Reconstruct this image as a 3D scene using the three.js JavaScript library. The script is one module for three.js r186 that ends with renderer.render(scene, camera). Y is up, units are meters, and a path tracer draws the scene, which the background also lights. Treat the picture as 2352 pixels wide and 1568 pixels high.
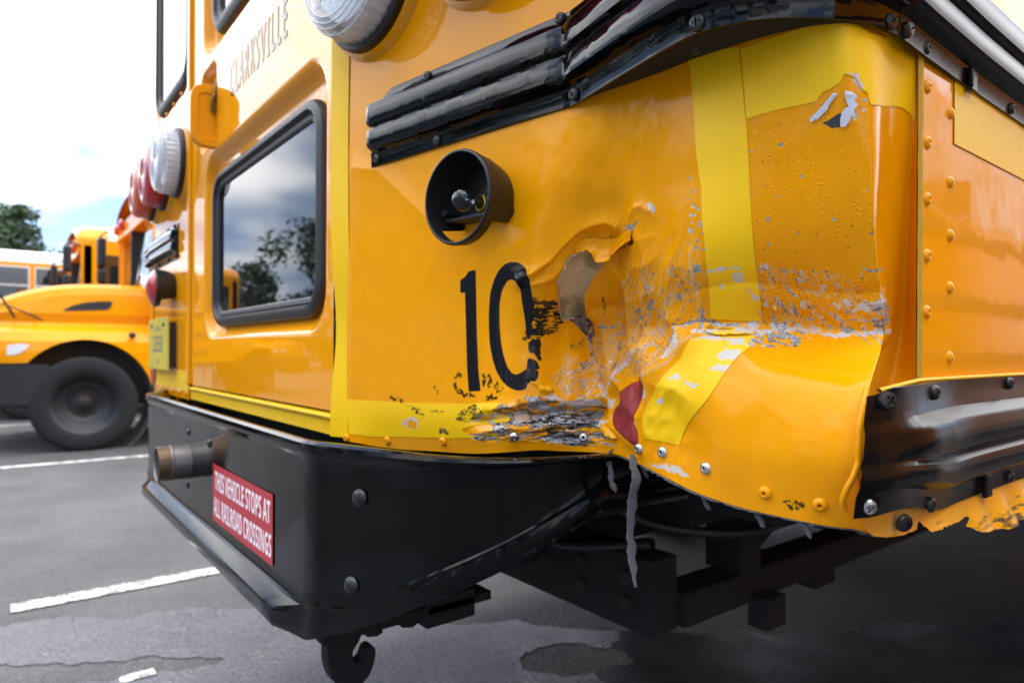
import * as THREE from 'three';
import { mergeGeometries, mergeVertices, toCreasedNormals } from 'three/addons/utils/BufferGeometryUtils.js';
import { RoundedBoxGeometry } from 'three/addons/geometries/RoundedBoxGeometry.js';
import { Brush, Evaluator, SUBTRACTION } from 'three-bvh-csg';

// ---------------------------------------------------------------- camera, sky, sun, exposure
const scene = new THREE.Scene();
const camera = new THREE.PerspectiveCamera(2 * Math.atan(784 / 1519) * 180 / Math.PI, 2352 / 1568, 0.02, 900);
camera.position.set(1.423, 1.0, 0.402);
camera.lookAt(1.423 - 0.7894, 1.0, 0.402 - 0.6139);
camera.rotateZ(0.00415);
camera.setViewOffset(2352, 1568, 0, -23, 2352, 1568);
camera.focus = 0.62;
camera.userData.fStop = 6.3;
camera.updateMatrixWorld();

const renderer = new THREE.WebGLRenderer({ antialias: true });
renderer.toneMapping = THREE.LinearToneMapping;
renderer.toneMappingExposure = 2.15;
renderer.shadowMap.enabled = true;

const sunDirection = new THREE.Vector3(-0.50, 0.80, -0.20).normalize();
const sun = new THREE.DirectionalLight(new THREE.Color().setRGB(1, 0.95, 0.88), 1.2);
sun.position.copy(sunDirection).multiplyScalar(60);
sun.castShadow = true;
sun.shadow.radius = 24;
sun.shadow.mapSize.set(2048, 2048);
Object.assign(sun.shadow.camera, { left: -30, right: 30, top: 30, bottom: -30, near: 1, far: 140 });
scene.add(sun); scene.add(sun.target);

// ---------------------------------------------------------------- noise
function random(seed) { let a = seed >>> 0; return () => { a = (a + 0x6D2B79F5) | 0; let t = Math.imul(a ^ (a >>> 15), 1 | a); t = (t + Math.imul(t ^ (t >>> 7), 61 | t)) ^ t; return ((t ^ (t >>> 14)) >>> 0) / 4294967296; }; }
const clamp = (x, a = 0, b = 1) => Math.min(b, Math.max(a, x));
const mix = (a, b, t) => a + (b - a) * t;
const smooth = (a, b, x) => { const t = clamp((x - a) / (b - a)); return t * t * (3 - 2 * t); };
function hash(x, y, z) { let h = Math.imul(x, 374761393) ^ Math.imul(y, 668265263) ^ Math.imul(z, 2147483647 - 1013904223); h = Math.imul(h ^ (h >>> 13), 1274126177); return ((h ^ (h >>> 16)) >>> 0) / 4294967296; }
function noise(x, y, z = 0) {
  const X = Math.floor(x), Y = Math.floor(y), Zz = Math.floor(z); let u = x - X, v = y - Y, w = z - Zz;
  u = u * u * (3 - 2 * u); v = v * v * (3 - 2 * v); w = w * w * (3 - 2 * w);
  const l = (a, b, t) => a + (b - a) * t;
  return l(l(l(hash(X, Y, Zz), hash(X + 1, Y, Zz), u), l(hash(X, Y + 1, Zz), hash(X + 1, Y + 1, Zz), u), v), l(l(hash(X, Y, Zz + 1), hash(X + 1, Y, Zz + 1), u), l(hash(X, Y + 1, Zz + 1), hash(X + 1, Y + 1, Zz + 1), u), v), w);
}
function fbm(x, y, z = 0, n = 5) { let s = 0, a = 0.5, t = 0; for (let i = 0; i < n; i++) { s += a * noise(x, y, z + i * 7.3); t += a; x *= 2.03; y *= 2.03; z *= 2.03; a *= 0.5; } return s / t; }

// the sky: thin bright cloud with blue gaps
{
  const w = 1024, h = 512, d = new Float32Array(w * h * 4);
  for (let j = 0; j < h; j++) for (let i = 0; i < w; i++) {
    const th = ((i + 0.5) / w - 0.5) * 2 * Math.PI, el = ((j + 0.5) / h - 0.5) * Math.PI;
    const x = Math.cos(el) * Math.cos(th), z = Math.cos(el) * Math.sin(th), y = Math.sin(el), up = Math.max(y, 0);
    const k = 1 / (up + 0.16);
    const n = fbm(x * k * 0.9 + 24.7, z * k * 0.9 + 16.8, 2.5, 6), n2 = fbm(x * k * 2.6 - 7, z * k * 2.6 + 9, 6.5, 5);
    const cloud = smooth(0.41, 0.63, n * 0.7 + n2 * 0.35 - 0.03);
    const glow = Math.pow(clamp((x * sunDirection.x + y * sunDirection.y + z * sunDirection.z) * 0.5 + 0.5), 6);
    const veil = clamp(0.25 + 0.75 * glow);
    const t = Math.pow(up, 0.55);
    const blue = [mix(0.31, 0.12, t), mix(0.47, 0.30, t), mix(0.66, 0.74, t)];
    const lit = (1.40 + 1.3 * glow) * (0.66 + 1.05 * up) * (0.84 + 0.34 * n2);
    const o = (j * w + i) * 4;
    for (let c = 0; c < 3; c++) {
      let v = mix(blue[c], lit * [1, 1, 1.02][c], clamp(cloud * 0.95 + veil * 0.12));
      if (y < 0) v = mix(v, [0.32, 0.32, 0.33][c], smooth(0, -0.03, y));
      d[o + c] = v;
    }
    d[o + 3] = 1;
  }
  const sky = new THREE.DataTexture(d, w, h, THREE.RGBAFormat, THREE.FloatType);
  sky.mapping = THREE.EquirectangularReflectionMapping; sky.magFilter = THREE.LinearFilter; sky.needsUpdate = true;
  scene.background = sky; scene.environment = sky;
}
// ---------------------------------------------------------------- helpers
const V = (x, y, z) => new THREE.Vector3(x, y, z);
const rgb = (r, g, b) => new THREE.Color().setRGB(r, g, b);
const used = new Map();
function numbered(name) { const n = used.get(name) || 0; used.set(name, n + 1); return n ? name + '_' + String(n).padStart(3, '0') : name; }
function part(name, geometry, material, parent, label) {
  const m = new THREE.Mesh(geometry, material); m.name = name; m.castShadow = m.receiveShadow = true;
  if (label) m.userData.label = label;
  parent.add(m); return m;
}
function thing(name, label, category, at = [0, 0, 0], group) {
  const g = new THREE.Group(); g.name = numbered(name); g.position.set(...at); g.userData = { label, category };
  if (group) g.userData.group = group;
  scene.add(g); return g;
}
function geometryOf(positions, index, uvs) {
  const g = new THREE.BufferGeometry(); g.setAttribute('position', new THREE.Float32BufferAttribute(positions, 3));
  if (uvs) g.setAttribute('uv', new THREE.Float32BufferAttribute(uvs, 2));
  g.setIndex(index); g.computeVertexNormals(); return g;
}
// merge keeps only position, normal, uv
function join(list) {
  return mergeGeometries(list.map((g) => { let q = g.index ? g.toNonIndexed() : g.clone(); for (const k of Object.keys(q.attributes)) if (!['position', 'normal', 'uv'].includes(k)) q.deleteAttribute(k); if (!q.attributes.uv) q.setAttribute('uv', new THREE.Float32BufferAttribute(new Float32Array(q.attributes.position.count * 2), 2)); if (!q.attributes.normal) q.computeVertexNormals(); return q; }));
}
const box = (x0, x1, y0, y1, z0, z1, r = 0) => { const w = x1 - x0, h = y1 - y0, d = z1 - z0; const g = r ? new RoundedBoxGeometry(w, h, d, 2, r) : new THREE.BoxGeometry(w, h, d); return g.translate((x0 + x1) / 2, (y0 + y1) / 2, (z0 + z1) / 2); };
const tube = (pts, r, seg = 24, rad = 8) => new THREE.TubeGeometry(new THREE.CatmullRomCurve3(pts.map((p) => V(...p)), false, 'catmullrom', 0.3), seg, r, rad, false);
const lathe = (pts, seg = 32) => new THREE.LatheGeometry(pts.map((p) => new THREE.Vector2(p[0], p[1])), seg);
// turn a geometry whose axis is +y so that its axis points along n, and move it to p
function aim(g, p, n, spin = 0) { const q = new THREE.Quaternion().setFromUnitVectors(V(0, 1, 0), V(...n).normalize()); const c = g.clone(); if (spin) c.rotateY(spin); return c.applyQuaternion(q).translate(...p); }
function place(name, geometry, material, parent, p, n, spin = 0, scale = 1) {
  const m = part(name, geometry, material, parent); m.quaternion.setFromUnitVectors(V(0, 1, 0), V(...n).normalize()); if (spin) m.rotateY(spin); m.position.set(...p); m.scale.setScalar(scale); return m;
}
// sweep a profile [[height, out], ...] along a plan path [[x, z], ...]; outward is to the right-hand side (normal = (dz, -dx) turned by side)
function resample(path, step, sharp = []) {
  const out = []; for (let i = 0; i < path.length - 1; i++) { const a = path[i], b = path[i + 1], n = Math.max(1, Math.ceil(Math.hypot(b[0] - a[0], b[1] - a[1]) / step)); for (let k = 0; k < n; k++) out.push([mix(a[0], b[0], k / n), mix(a[1], b[1], k / n)]); }
  out.push(path[path.length - 1]); return out;
}
function curve2(path, step) { const c = new THREE.CatmullRomCurve3(path.map((p) => V(p[0], 0, p[1])), false, 'centripetal'); const n = Math.ceil(c.getLength() / step); return c.getSpacedPoints(n).map((p) => [p.x, p.z]); }
function sweep(path, profileAt, crease = 0.6) {
  const n = path.length, pos = [], uv = [], idx = []; let m = 0, s = 0; const dist = [0];
  for (let i = 1; i < n; i++) dist.push(dist[i - 1] + Math.hypot(path[i][0] - path[i - 1][0], path[i][1] - path[i - 1][1]));
  for (let i = 0; i < n; i++) {
    const a = path[Math.max(0, i - 1)], b = path[Math.min(n - 1, i + 1)]; let tx = b[0] - a[0], tz = b[1] - a[1]; const l = Math.hypot(tx, tz); tx /= l; tz /= l;
    const nx = -tz, nz = tx;   // outward for a path running +x along the rear face, then -z along the flank
    const p = profileAt(dist[i], dist[n - 1]); m = p.length; let q = 0;
    p.forEach((e, k) => { if (k) q += Math.hypot(e[0] - p[k - 1][0], e[1] - p[k - 1][1]); const sh = e[2] || 0; pos.push(path[i][0] + nx * e[1] + tx * sh, e[0], path[i][1] + nz * e[1] + tz * sh); uv.push(dist[i], q); });
  }
  for (let i = 0; i < n - 1; i++) for (let k = 0; k < m - 1; k++) { const a = i * m + k, b = a + m; idx.push(a, b, a + 1, b, b + 1, a + 1); }
  const g = geometryOf(pos, idx, uv); return crease ? toCreasedNormals(g, crease) : g;
}
// signed distance to a polygon, negative inside
function polygonDistance(poly) {
  return (x, y) => { let d = Infinity, inside = false; for (let i = 0, j = poly.length - 1; i < poly.length; j = i++) { const [xi, yi] = poly[i], [xj, yj] = poly[j]; const ex = xj - xi, ey = yj - yi, wx = x - xi, wy = y - yi; const t = clamp((wx * ex + wy * ey) / (ex * ex + ey * ey || 1e-12)); const bx = wx - ex * t, by = wy - ey * t; d = Math.min(d, bx * bx + by * by); if ((yi > y) !== (yj > y) && x < (xj - xi) * (y - yi) / (yj - yi) + xi) inside = !inside; } return (inside ? -1 : 1) * Math.sqrt(d); };
}
const roundRect = (cx, cy, hw, hh, r) => (x, y) => { const qx = Math.abs(x - cx) - hw + r, qy = Math.abs(y - cy) - hh + r; return Math.min(Math.max(qx, qy), 0) + Math.hypot(Math.max(qx, 0), Math.max(qy, 0)) - r; };
// the part of a sheet where distance(a, b) < 0; at(a, b) gives [x, y, z]; uvAt gives its texture coordinates
function cutSheet(a0, a1, b0, b1, cell, distance, at, uvAt) {
  const na = Math.max(2, Math.ceil((a1 - a0) / cell)), nb = Math.max(2, Math.ceil((b1 - b0) / cell)), key = new Map(), pos = [], uv = [], idx = [];
  const A = (i) => mix(a0, a1, i / na), B = (j) => mix(b0, b1, j / nb), D = new Float32Array((na + 1) * (nb + 1));
  for (let j = 0; j <= nb; j++) for (let i = 0; i <= na; i++) D[j * (na + 1) + i] = distance(A(i), B(j));
  const put = (k, a, b) => { if (key.has(k)) return key.get(k); const p = at(a, b), n = pos.length / 3; pos.push(p[0], p[1], p[2]); const t = uvAt ? uvAt(a, b) : [a, b]; uv.push(t[0], t[1]); key.set(k, n); return n; };
  for (let j = 0; j < nb; j++) for (let i = 0; i < na; i++) {
    const c = [[i, j], [i + 1, j], [i + 1, j + 1], [i, j + 1]], d = c.map(([p, q]) => D[q * (na + 1) + p]); if (d[0] >= 0 && d[1] >= 0 && d[2] >= 0 && d[3] >= 0) continue;
    const f = [];
    for (let e = 0; e < 4; e++) {
      const n = (e + 1) & 3, [p, q] = c[e], [r, s] = c[n];
      if (d[e] < 0) f.push(put(q * 100003 + p, A(p), B(q)));
      if ((d[e] < 0) !== (d[n] < 0)) { const t = d[e] / (d[e] - d[n]); const k = 'e' + Math.min(q * 100003 + p, s * 100003 + r) + (q === s ? 'h' : 'v'); f.push(put(k, mix(A(p), A(r), t), mix(B(q), B(s), t))); }
    }
    for (let k = 1; k < f.length - 1; k++) idx.push(f[0], f[k], f[k + 1]);
  }
  return geometryOf(pos, idx, uv);
}
function canvas(w, h, draw) { const c = document.createElement('canvas'); c.width = w; c.height = h; draw(c.getContext('2d'), w, h); return c; }
function texture(c, srgb = true) { const t = new THREE.CanvasTexture(c); if (srgb) t.colorSpace = THREE.SRGBColorSpace; t.magFilter = THREE.LinearFilter; t.wrapS = t.wrapT = THREE.RepeatWrapping; return t; }
// a tileable computed texture: f(u, v, x, y) -> [r, g, b] in 0..1
function computed(w, h, f, srgb = false) {
  const d = new Uint8Array(w * h * 4); for (let j = 0; j < h; j++) for (let i = 0; i < w; i++) { const c = f(i / w, j / h, i, j), o = (j * w + i) * 4; d[o] = clamp(c[0]) * 255; d[o + 1] = clamp(c[1]) * 255; d[o + 2] = clamp(c[2]) * 255; d[o + 3] = 255; }
  const t = new THREE.DataTexture(d, w, h); if (srgb) t.colorSpace = THREE.SRGBColorSpace; t.magFilter = THREE.LinearFilter; t.minFilter = THREE.LinearMipmapLinearFilter; t.wrapS = t.wrapT = THREE.RepeatWrapping; t.needsUpdate = true; return t;
}
function loopNoise(u, v, n, seed) { // tileable value noise, n cells
  const x = u * n, y = v * n, X = Math.floor(x), Y = Math.floor(y); let a = x - X, b = y - Y; a = a * a * (3 - 2 * a); b = b * b * (3 - 2 * b); const m = (p) => ((p % n) + n) % n;
  return mix(mix(hash(m(X), m(Y), seed), hash(m(X + 1), m(Y), seed), a), mix(hash(m(X), m(Y + 1), seed), hash(m(X + 1), m(Y + 1), seed), a), b);
}
const loopFbm = (u, v, n, seed, o = 4) => { let s = 0, a = 0.5, t = 0; for (let i = 0; i < o; i++) { s += a * loopNoise(u, v, n, seed + i); t += a; a *= 0.5; n *= 2; } return s / t; };
function repeated(t, r) { const c = t.clone(); c.repeat.set(r, r); c.needsUpdate = true; return c; }

// ---------------------------------------------------------------- materials
const ripple = computed(512, 512, (u, v) => { const n = 0.7 * loopFbm(u, v, 3, 3, 2) + 0.3 * loopFbm(u, v, 12, 9, 3); return [n, n, n]; });
const film = computed(512, 512, (u, v) => { const n = 0.3 + 0.45 * loopFbm(u, v, 6, 21, 5) + (loopNoise(u, v, 200, 5) > 0.985 ? 0.25 : 0); return [n, n, n]; });
const YELLOW = [0.87, 0.33, 0.002];
const paint = new THREE.MeshPhysicalMaterial({ color: rgb(...YELLOW), roughness: 0.05, ior: 1.28, bumpMap: repeated(ripple, 1.6), bumpScale: 0.0012 });
const cleanPaint = new THREE.MeshPhysicalMaterial({ color: rgb(...YELLOW), roughness: 0.03, ior: 1.42, bumpMap: repeated(ripple, 1.2), bumpScale: 0.0012 });
const gloss = new THREE.MeshPhysicalMaterial({ color: rgb(0.0016, 0.0016, 0.002), roughness: 0.07, ior: 1.36, bumpMap: repeated(ripple, 3), bumpScale: 0.0003 });
const flankBlack = new THREE.MeshPhysicalMaterial({ color: rgb(0.004, 0.004, 0.0045), roughness: 0.24, ior: 1.26, bumpMap: repeated(film, 6), bumpScale: 0.0002 });
const bumperBlack = new THREE.MeshPhysicalMaterial({ color: rgb(0.0016, 0.0016, 0.0019), roughness: 0.16, roughnessMap: repeated(film, 1.3), ior: 1.28, bumpMap: repeated(ripple, 3), bumpScale: 0.0003 });
const worn = new THREE.MeshPhysicalMaterial({ color: rgb(0.014, 0.014, 0.015), roughness: 0.6, roughnessMap: repeated(film, 4), ior: 1.45 });
const rubber = new THREE.MeshStandardMaterial({ color: rgb(0.012, 0.012, 0.0135), roughness: 0.48 });
const plastic = new THREE.MeshStandardMaterial({ color: rgb(0.008, 0.0075, 0.007), roughness: 0.42, bumpMap: repeated(film, 12), bumpScale: 0.0004 });
const frameSteel = new THREE.MeshStandardMaterial({ color: rgb(0.006, 0.0058, 0.0055), roughness: 0.9, bumpMap: repeated(film, 3), bumpScale: 0.002 });
const steel = new THREE.MeshStandardMaterial({ color: rgb(0.62, 0.62, 0.63), roughness: 0.28, metalness: 1 });
const pane = new THREE.MeshPhysicalMaterial({ color: rgb(0.35, 0.4, 0.42), roughness: 0.0, transmission: 1, thickness: 0, ior: 1.52 });
const interiorGrey = new THREE.MeshStandardMaterial({ color: rgb(0.30, 0.31, 0.31), roughness: 0.7 });
const wellGrey = new THREE.MeshStandardMaterial({ color: rgb(0.10, 0.095, 0.09), roughness: 0.85 });
const clearPlastic = new THREE.MeshPhysicalMaterial({ color: rgb(0.96, 0.97, 0.98), roughness: 0.03, transmission: 1, thickness: 0, ior: 1.49 });
const redPlastic = new THREE.MeshPhysicalMaterial({ color: rgb(0.62, 0.012, 0.02), roughness: 0.16, clearcoat: 1, clearcoatRoughness: 0.05, transmission: 0.35, thickness: 0 });
const amberPlastic = new THREE.MeshPhysicalMaterial({ color: rgb(0.75, 0.13, 0.012), roughness: 0.16, clearcoat: 1, clearcoatRoughness: 0.05, transmission: 0.35, thickness: 0 });
const hexTape = computed(512, 512, (u, v) => { // cells of retroreflective sheeting: a diamond net, lighter on its seams
  const a = (u + v) * 16, b = (u - v) * 16; const d = Math.min(Math.abs(a - Math.round(a)), Math.abs(b - Math.round(b))); const s = smooth(0.10, 0.04, d) * 0.9 * smooth(0.25, 0.6, loopFbm(u, v, 5, 77, 3)); const n = 0.96 + 0.06 * loopNoise(u, v, 90, 8);
  return [n * mix(0.955, 1, s), n * mix(0.755, 0.80, s), 0.0]; }, true);
hexTape.repeat.set(11, 11);
const tape = new THREE.MeshPhysicalMaterial({ color: rgb(1, 1, 1), map: hexTape, roughness: 0.4, ior: 1.38 });

// ---------------------------------------------------------------- fasteners
const domeRivet = lathe([[0.0017, 0.0006], [0.0017, 0.0028], [0.0024, 0.0034], [0.004, 0.0030], [0.0055, 0.0019], [0.0062, 0.0005], [0.0063, -0.0006]].map((p) => [p[0], p[1]]), 20);
const plainRivet = lathe([[0, 0.0038], [0.002, 0.0036], [0.004, 0.0028], [0.0055, 0.0014], [0.006, -0.0006]], 20);
const carriageHead = lathe([[0, 0.0062], [0.004, 0.0059], [0.008, 0.0042], [0.0105, 0.0018], [0.0112, -0.001]], 24);
const crossScrew = (() => {
  const e = new Evaluator(); e.attributes = ['position', 'normal'];
  const head = lathe([[0, -0.001], [0.0064, -0.001], [0.0064, 0.0006], [0.0058, 0.0024], [0.0042, 0.0038], [0.002, 0.0044], [0, 0.0045]], 24); head.deleteAttribute('uv');
  const a = new THREE.BoxGeometry(0.0068, 0.006, 0.0014).translate(0, 0.0046, 0), b = new THREE.BoxGeometry(0.0014, 0.006, 0.0068).translate(0, 0.0046, 0); a.deleteAttribute('uv'); b.deleteAttribute('uv');
  const H = new Brush(mergeVertices(head)), A = new Brush(a), B = new Brush(b); for (const q of [H, A, B]) q.updateMatrixWorld();
  const g = e.evaluate(e.evaluate(H, A, SUBTRACTION), B, SUBTRACTION).geometry; g.computeVertexNormals(); return toCreasedNormals(g, 0.7);
})();
const PANEL_U=[0,.1071,.197,.2757,.3302,.363,.3973,.4276,.455,.499,.5531,.5966,.6227,.6503,.6791,.7061,.7289,.7423,.7979,.834,.854];
const PANEL_V=[.3,.17,.09,.03,-.03,-.08,-.135];
// rear corner panel, seven rows of control points in metres [x, y, z]
const PANEL_ROWS=[
[[.5016,1.3,-.0055],[.6071,1.3,-.024],[.6957,1.3,-.0395],[.7732,1.3,-.0531],[.8285,1.3,-.0628],[.8667,1.3,-.0695],[.9023,1.3,-.0757],[.935,1.3,-.083],[.955,1.3,-.088],[.988,1.3,-.095],[1.015,1.3,-.0985],[1.041,1.3,-.102],[1.066,1.3,-.105],[1.089,1.3,-.108],[1.125,1.3,-.111],[1.157,1.3,-.1136],[1.174,1.3,-.124],[1.178,1.3,-.15],[1.1805,1.3,-.19],[1.1815,1.3,-.225],[1.181,1.3,-.243]],
[[.5016,1.17,-.0055],[.6071,1.17,-.024],[.6957,1.17,-.0395],[.7732,1.17,-.0531],[.8285,1.17,-.0628],[.8667,1.17,-.0695],[.8966,1.17,-.081],[.9225,1.17,-.0946],[.945,1.17,-.104],[.973,1.17,-.1059],[1.0113,1.17,-.1062],[1.0517,1.17,-.1011],[1.0756,1.17,-.1043],[1.0988,1.17,-.1096],[1.1271,1.17,-.1216],[1.1515,1.17,-.1318],[1.1721,1.17,-.1403],[1.1816,1.17,-.1493],[1.1723,1.17,-.2075],[1.1739,1.17,-.242],[1.181,1.17,-.2391]],
[[.5016,1.09,-.0055],[.6071,1.09,-.024],[.6957,1.09,-.0395],[.7732,1.09,-.0531],[.8285,1.09,-.0628],[.8595,1.09,-.0756],[.8722,1.09,-.1033],[.8889,1.09,-.128],[.9109,1.09,-.14],[.9575,1.09,-.1234],[1.0074,1.09,-.111],[1.0531,1.09,-.1063],[1.0739,1.09,-.1134],[1.0955,1.09,-.1216],[1.1196,1.09,-.1348],[1.144,1.09,-.1466],[1.1656,1.09,-.1581],[1.1783,1.09,-.1646],[1.1646,1.09,-.2236],[1.1687,1.09,-.2516],[1.181,1.09,-.2391]],
[[.5016,1.03,-.0055],[.6071,1.03,-.024],[.6957,1.03,-.0395],[.7732,1.03,-.0531],[.8227,1.0301,-.0674],[.8404,1.0302,-.0918],[.839,1.0299,-.1339],[.8581,1.0289,-.1585],[.8845,1.0285,-.168],[.9285,1.0271,-.1562],[.9861,1.026,-.1373],[1.0327,1.0279,-.1322],[1.0538,1.0284,-.143],[1.0795,1.0272,-.1565],[1.1022,1.0245,-.1694],[1.1282,1.021,-.1816],[1.1543,1.0183,-.1908],[1.1738,1.0165,-.1963],[1.1594,1.0184,-.2397],[1.1643,1.0236,-.259],[1.181,1.0253,-.2391]],
[[.5016,.97,-.0055],[.6071,.97,-.024],[.6957,.97,-.0395],[.7732,.97,-.0531],[.8259,.97,-.0649],[.8412,.97,-.0911],[.8478,.97,-.1257],[.8667,.97,-.15],[.8935,.97,-.1584],[.9372,.97,-.1429],[1.0016,.97,-.1182],[1.0435,.97,-.1102],[1.0697,.97,-.1129],[1.1001,.97,-.1162],[1.1282,.97,-.123],[1.1546,.97,-.1293],[1.1758,.97,-.1337],[1.1857,.97,-.1383],[1.1626,.97,-.195],[1.1591,.97,-.2442],[1.181,.97,-.2391]],
[[.5016,.92,-.0055],[.6071,.92,-.024],[.6957,.92,-.0395],[.7732,.92,-.0531],[.8266,.92,-.0643],[.8389,.92,-.0931],[.8523,.92,-.1217],[.871,.92,-.1457],[.9019,.92,-.1496],[.95,.92,-.1333],[.9996,.92,-.1206],[1.0404,.92,-.1144],[1.0738,.92,-.1069],[1.1052,.92,-.1081],[1.1356,.92,-.1098],[1.1606,.92,-.1141],[1.1784,.92,-.1159],[1.1865,.92,-.1182],[1.1686,.92,-.1669],[1.1607,.92,-.2137],[1.181,.92,-.2299]],
[[.504,.8667,-.0045],[.5963,.8645,-.0297],[.6854,.8703,-.0458],[.7634,.8759,-.06],[.8203,.8841,-.0692],[.8335,.8852,-.0976],[.8478,.8829,-.1257],[.8724,.8832,-.1443],[.9019,.8844,-.1496],[.9536,.8812,-.1347],[.9996,.876,-.1206],[1.0497,.8673,-.1149],[1.0868,.864,-.1138],[1.1193,.863,-.1148],[1.1438,.862,-.1186],[1.1618,.8608,-.1255],[1.1758,.8603,-.1321],[1.1831,.8584,-.1382],[1.1831,.8526,-.1611],[1.1845,.8479,-.1904],[1.182,.8439,-.2411]]];
const CREASE_BY_COLUMN=[0,0,0,0,0,0,0,0,0,.3,.7,.9,.95,1,1,1,1,1,.6,.3,0];
const FOLD_BY_ROW={17:[.3,.6,.9,1,1,.9,.5],11:[0,.2,.5,.7,.6,.2,0],9:[0,0,0,.2,.5,.7,.5]};
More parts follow.
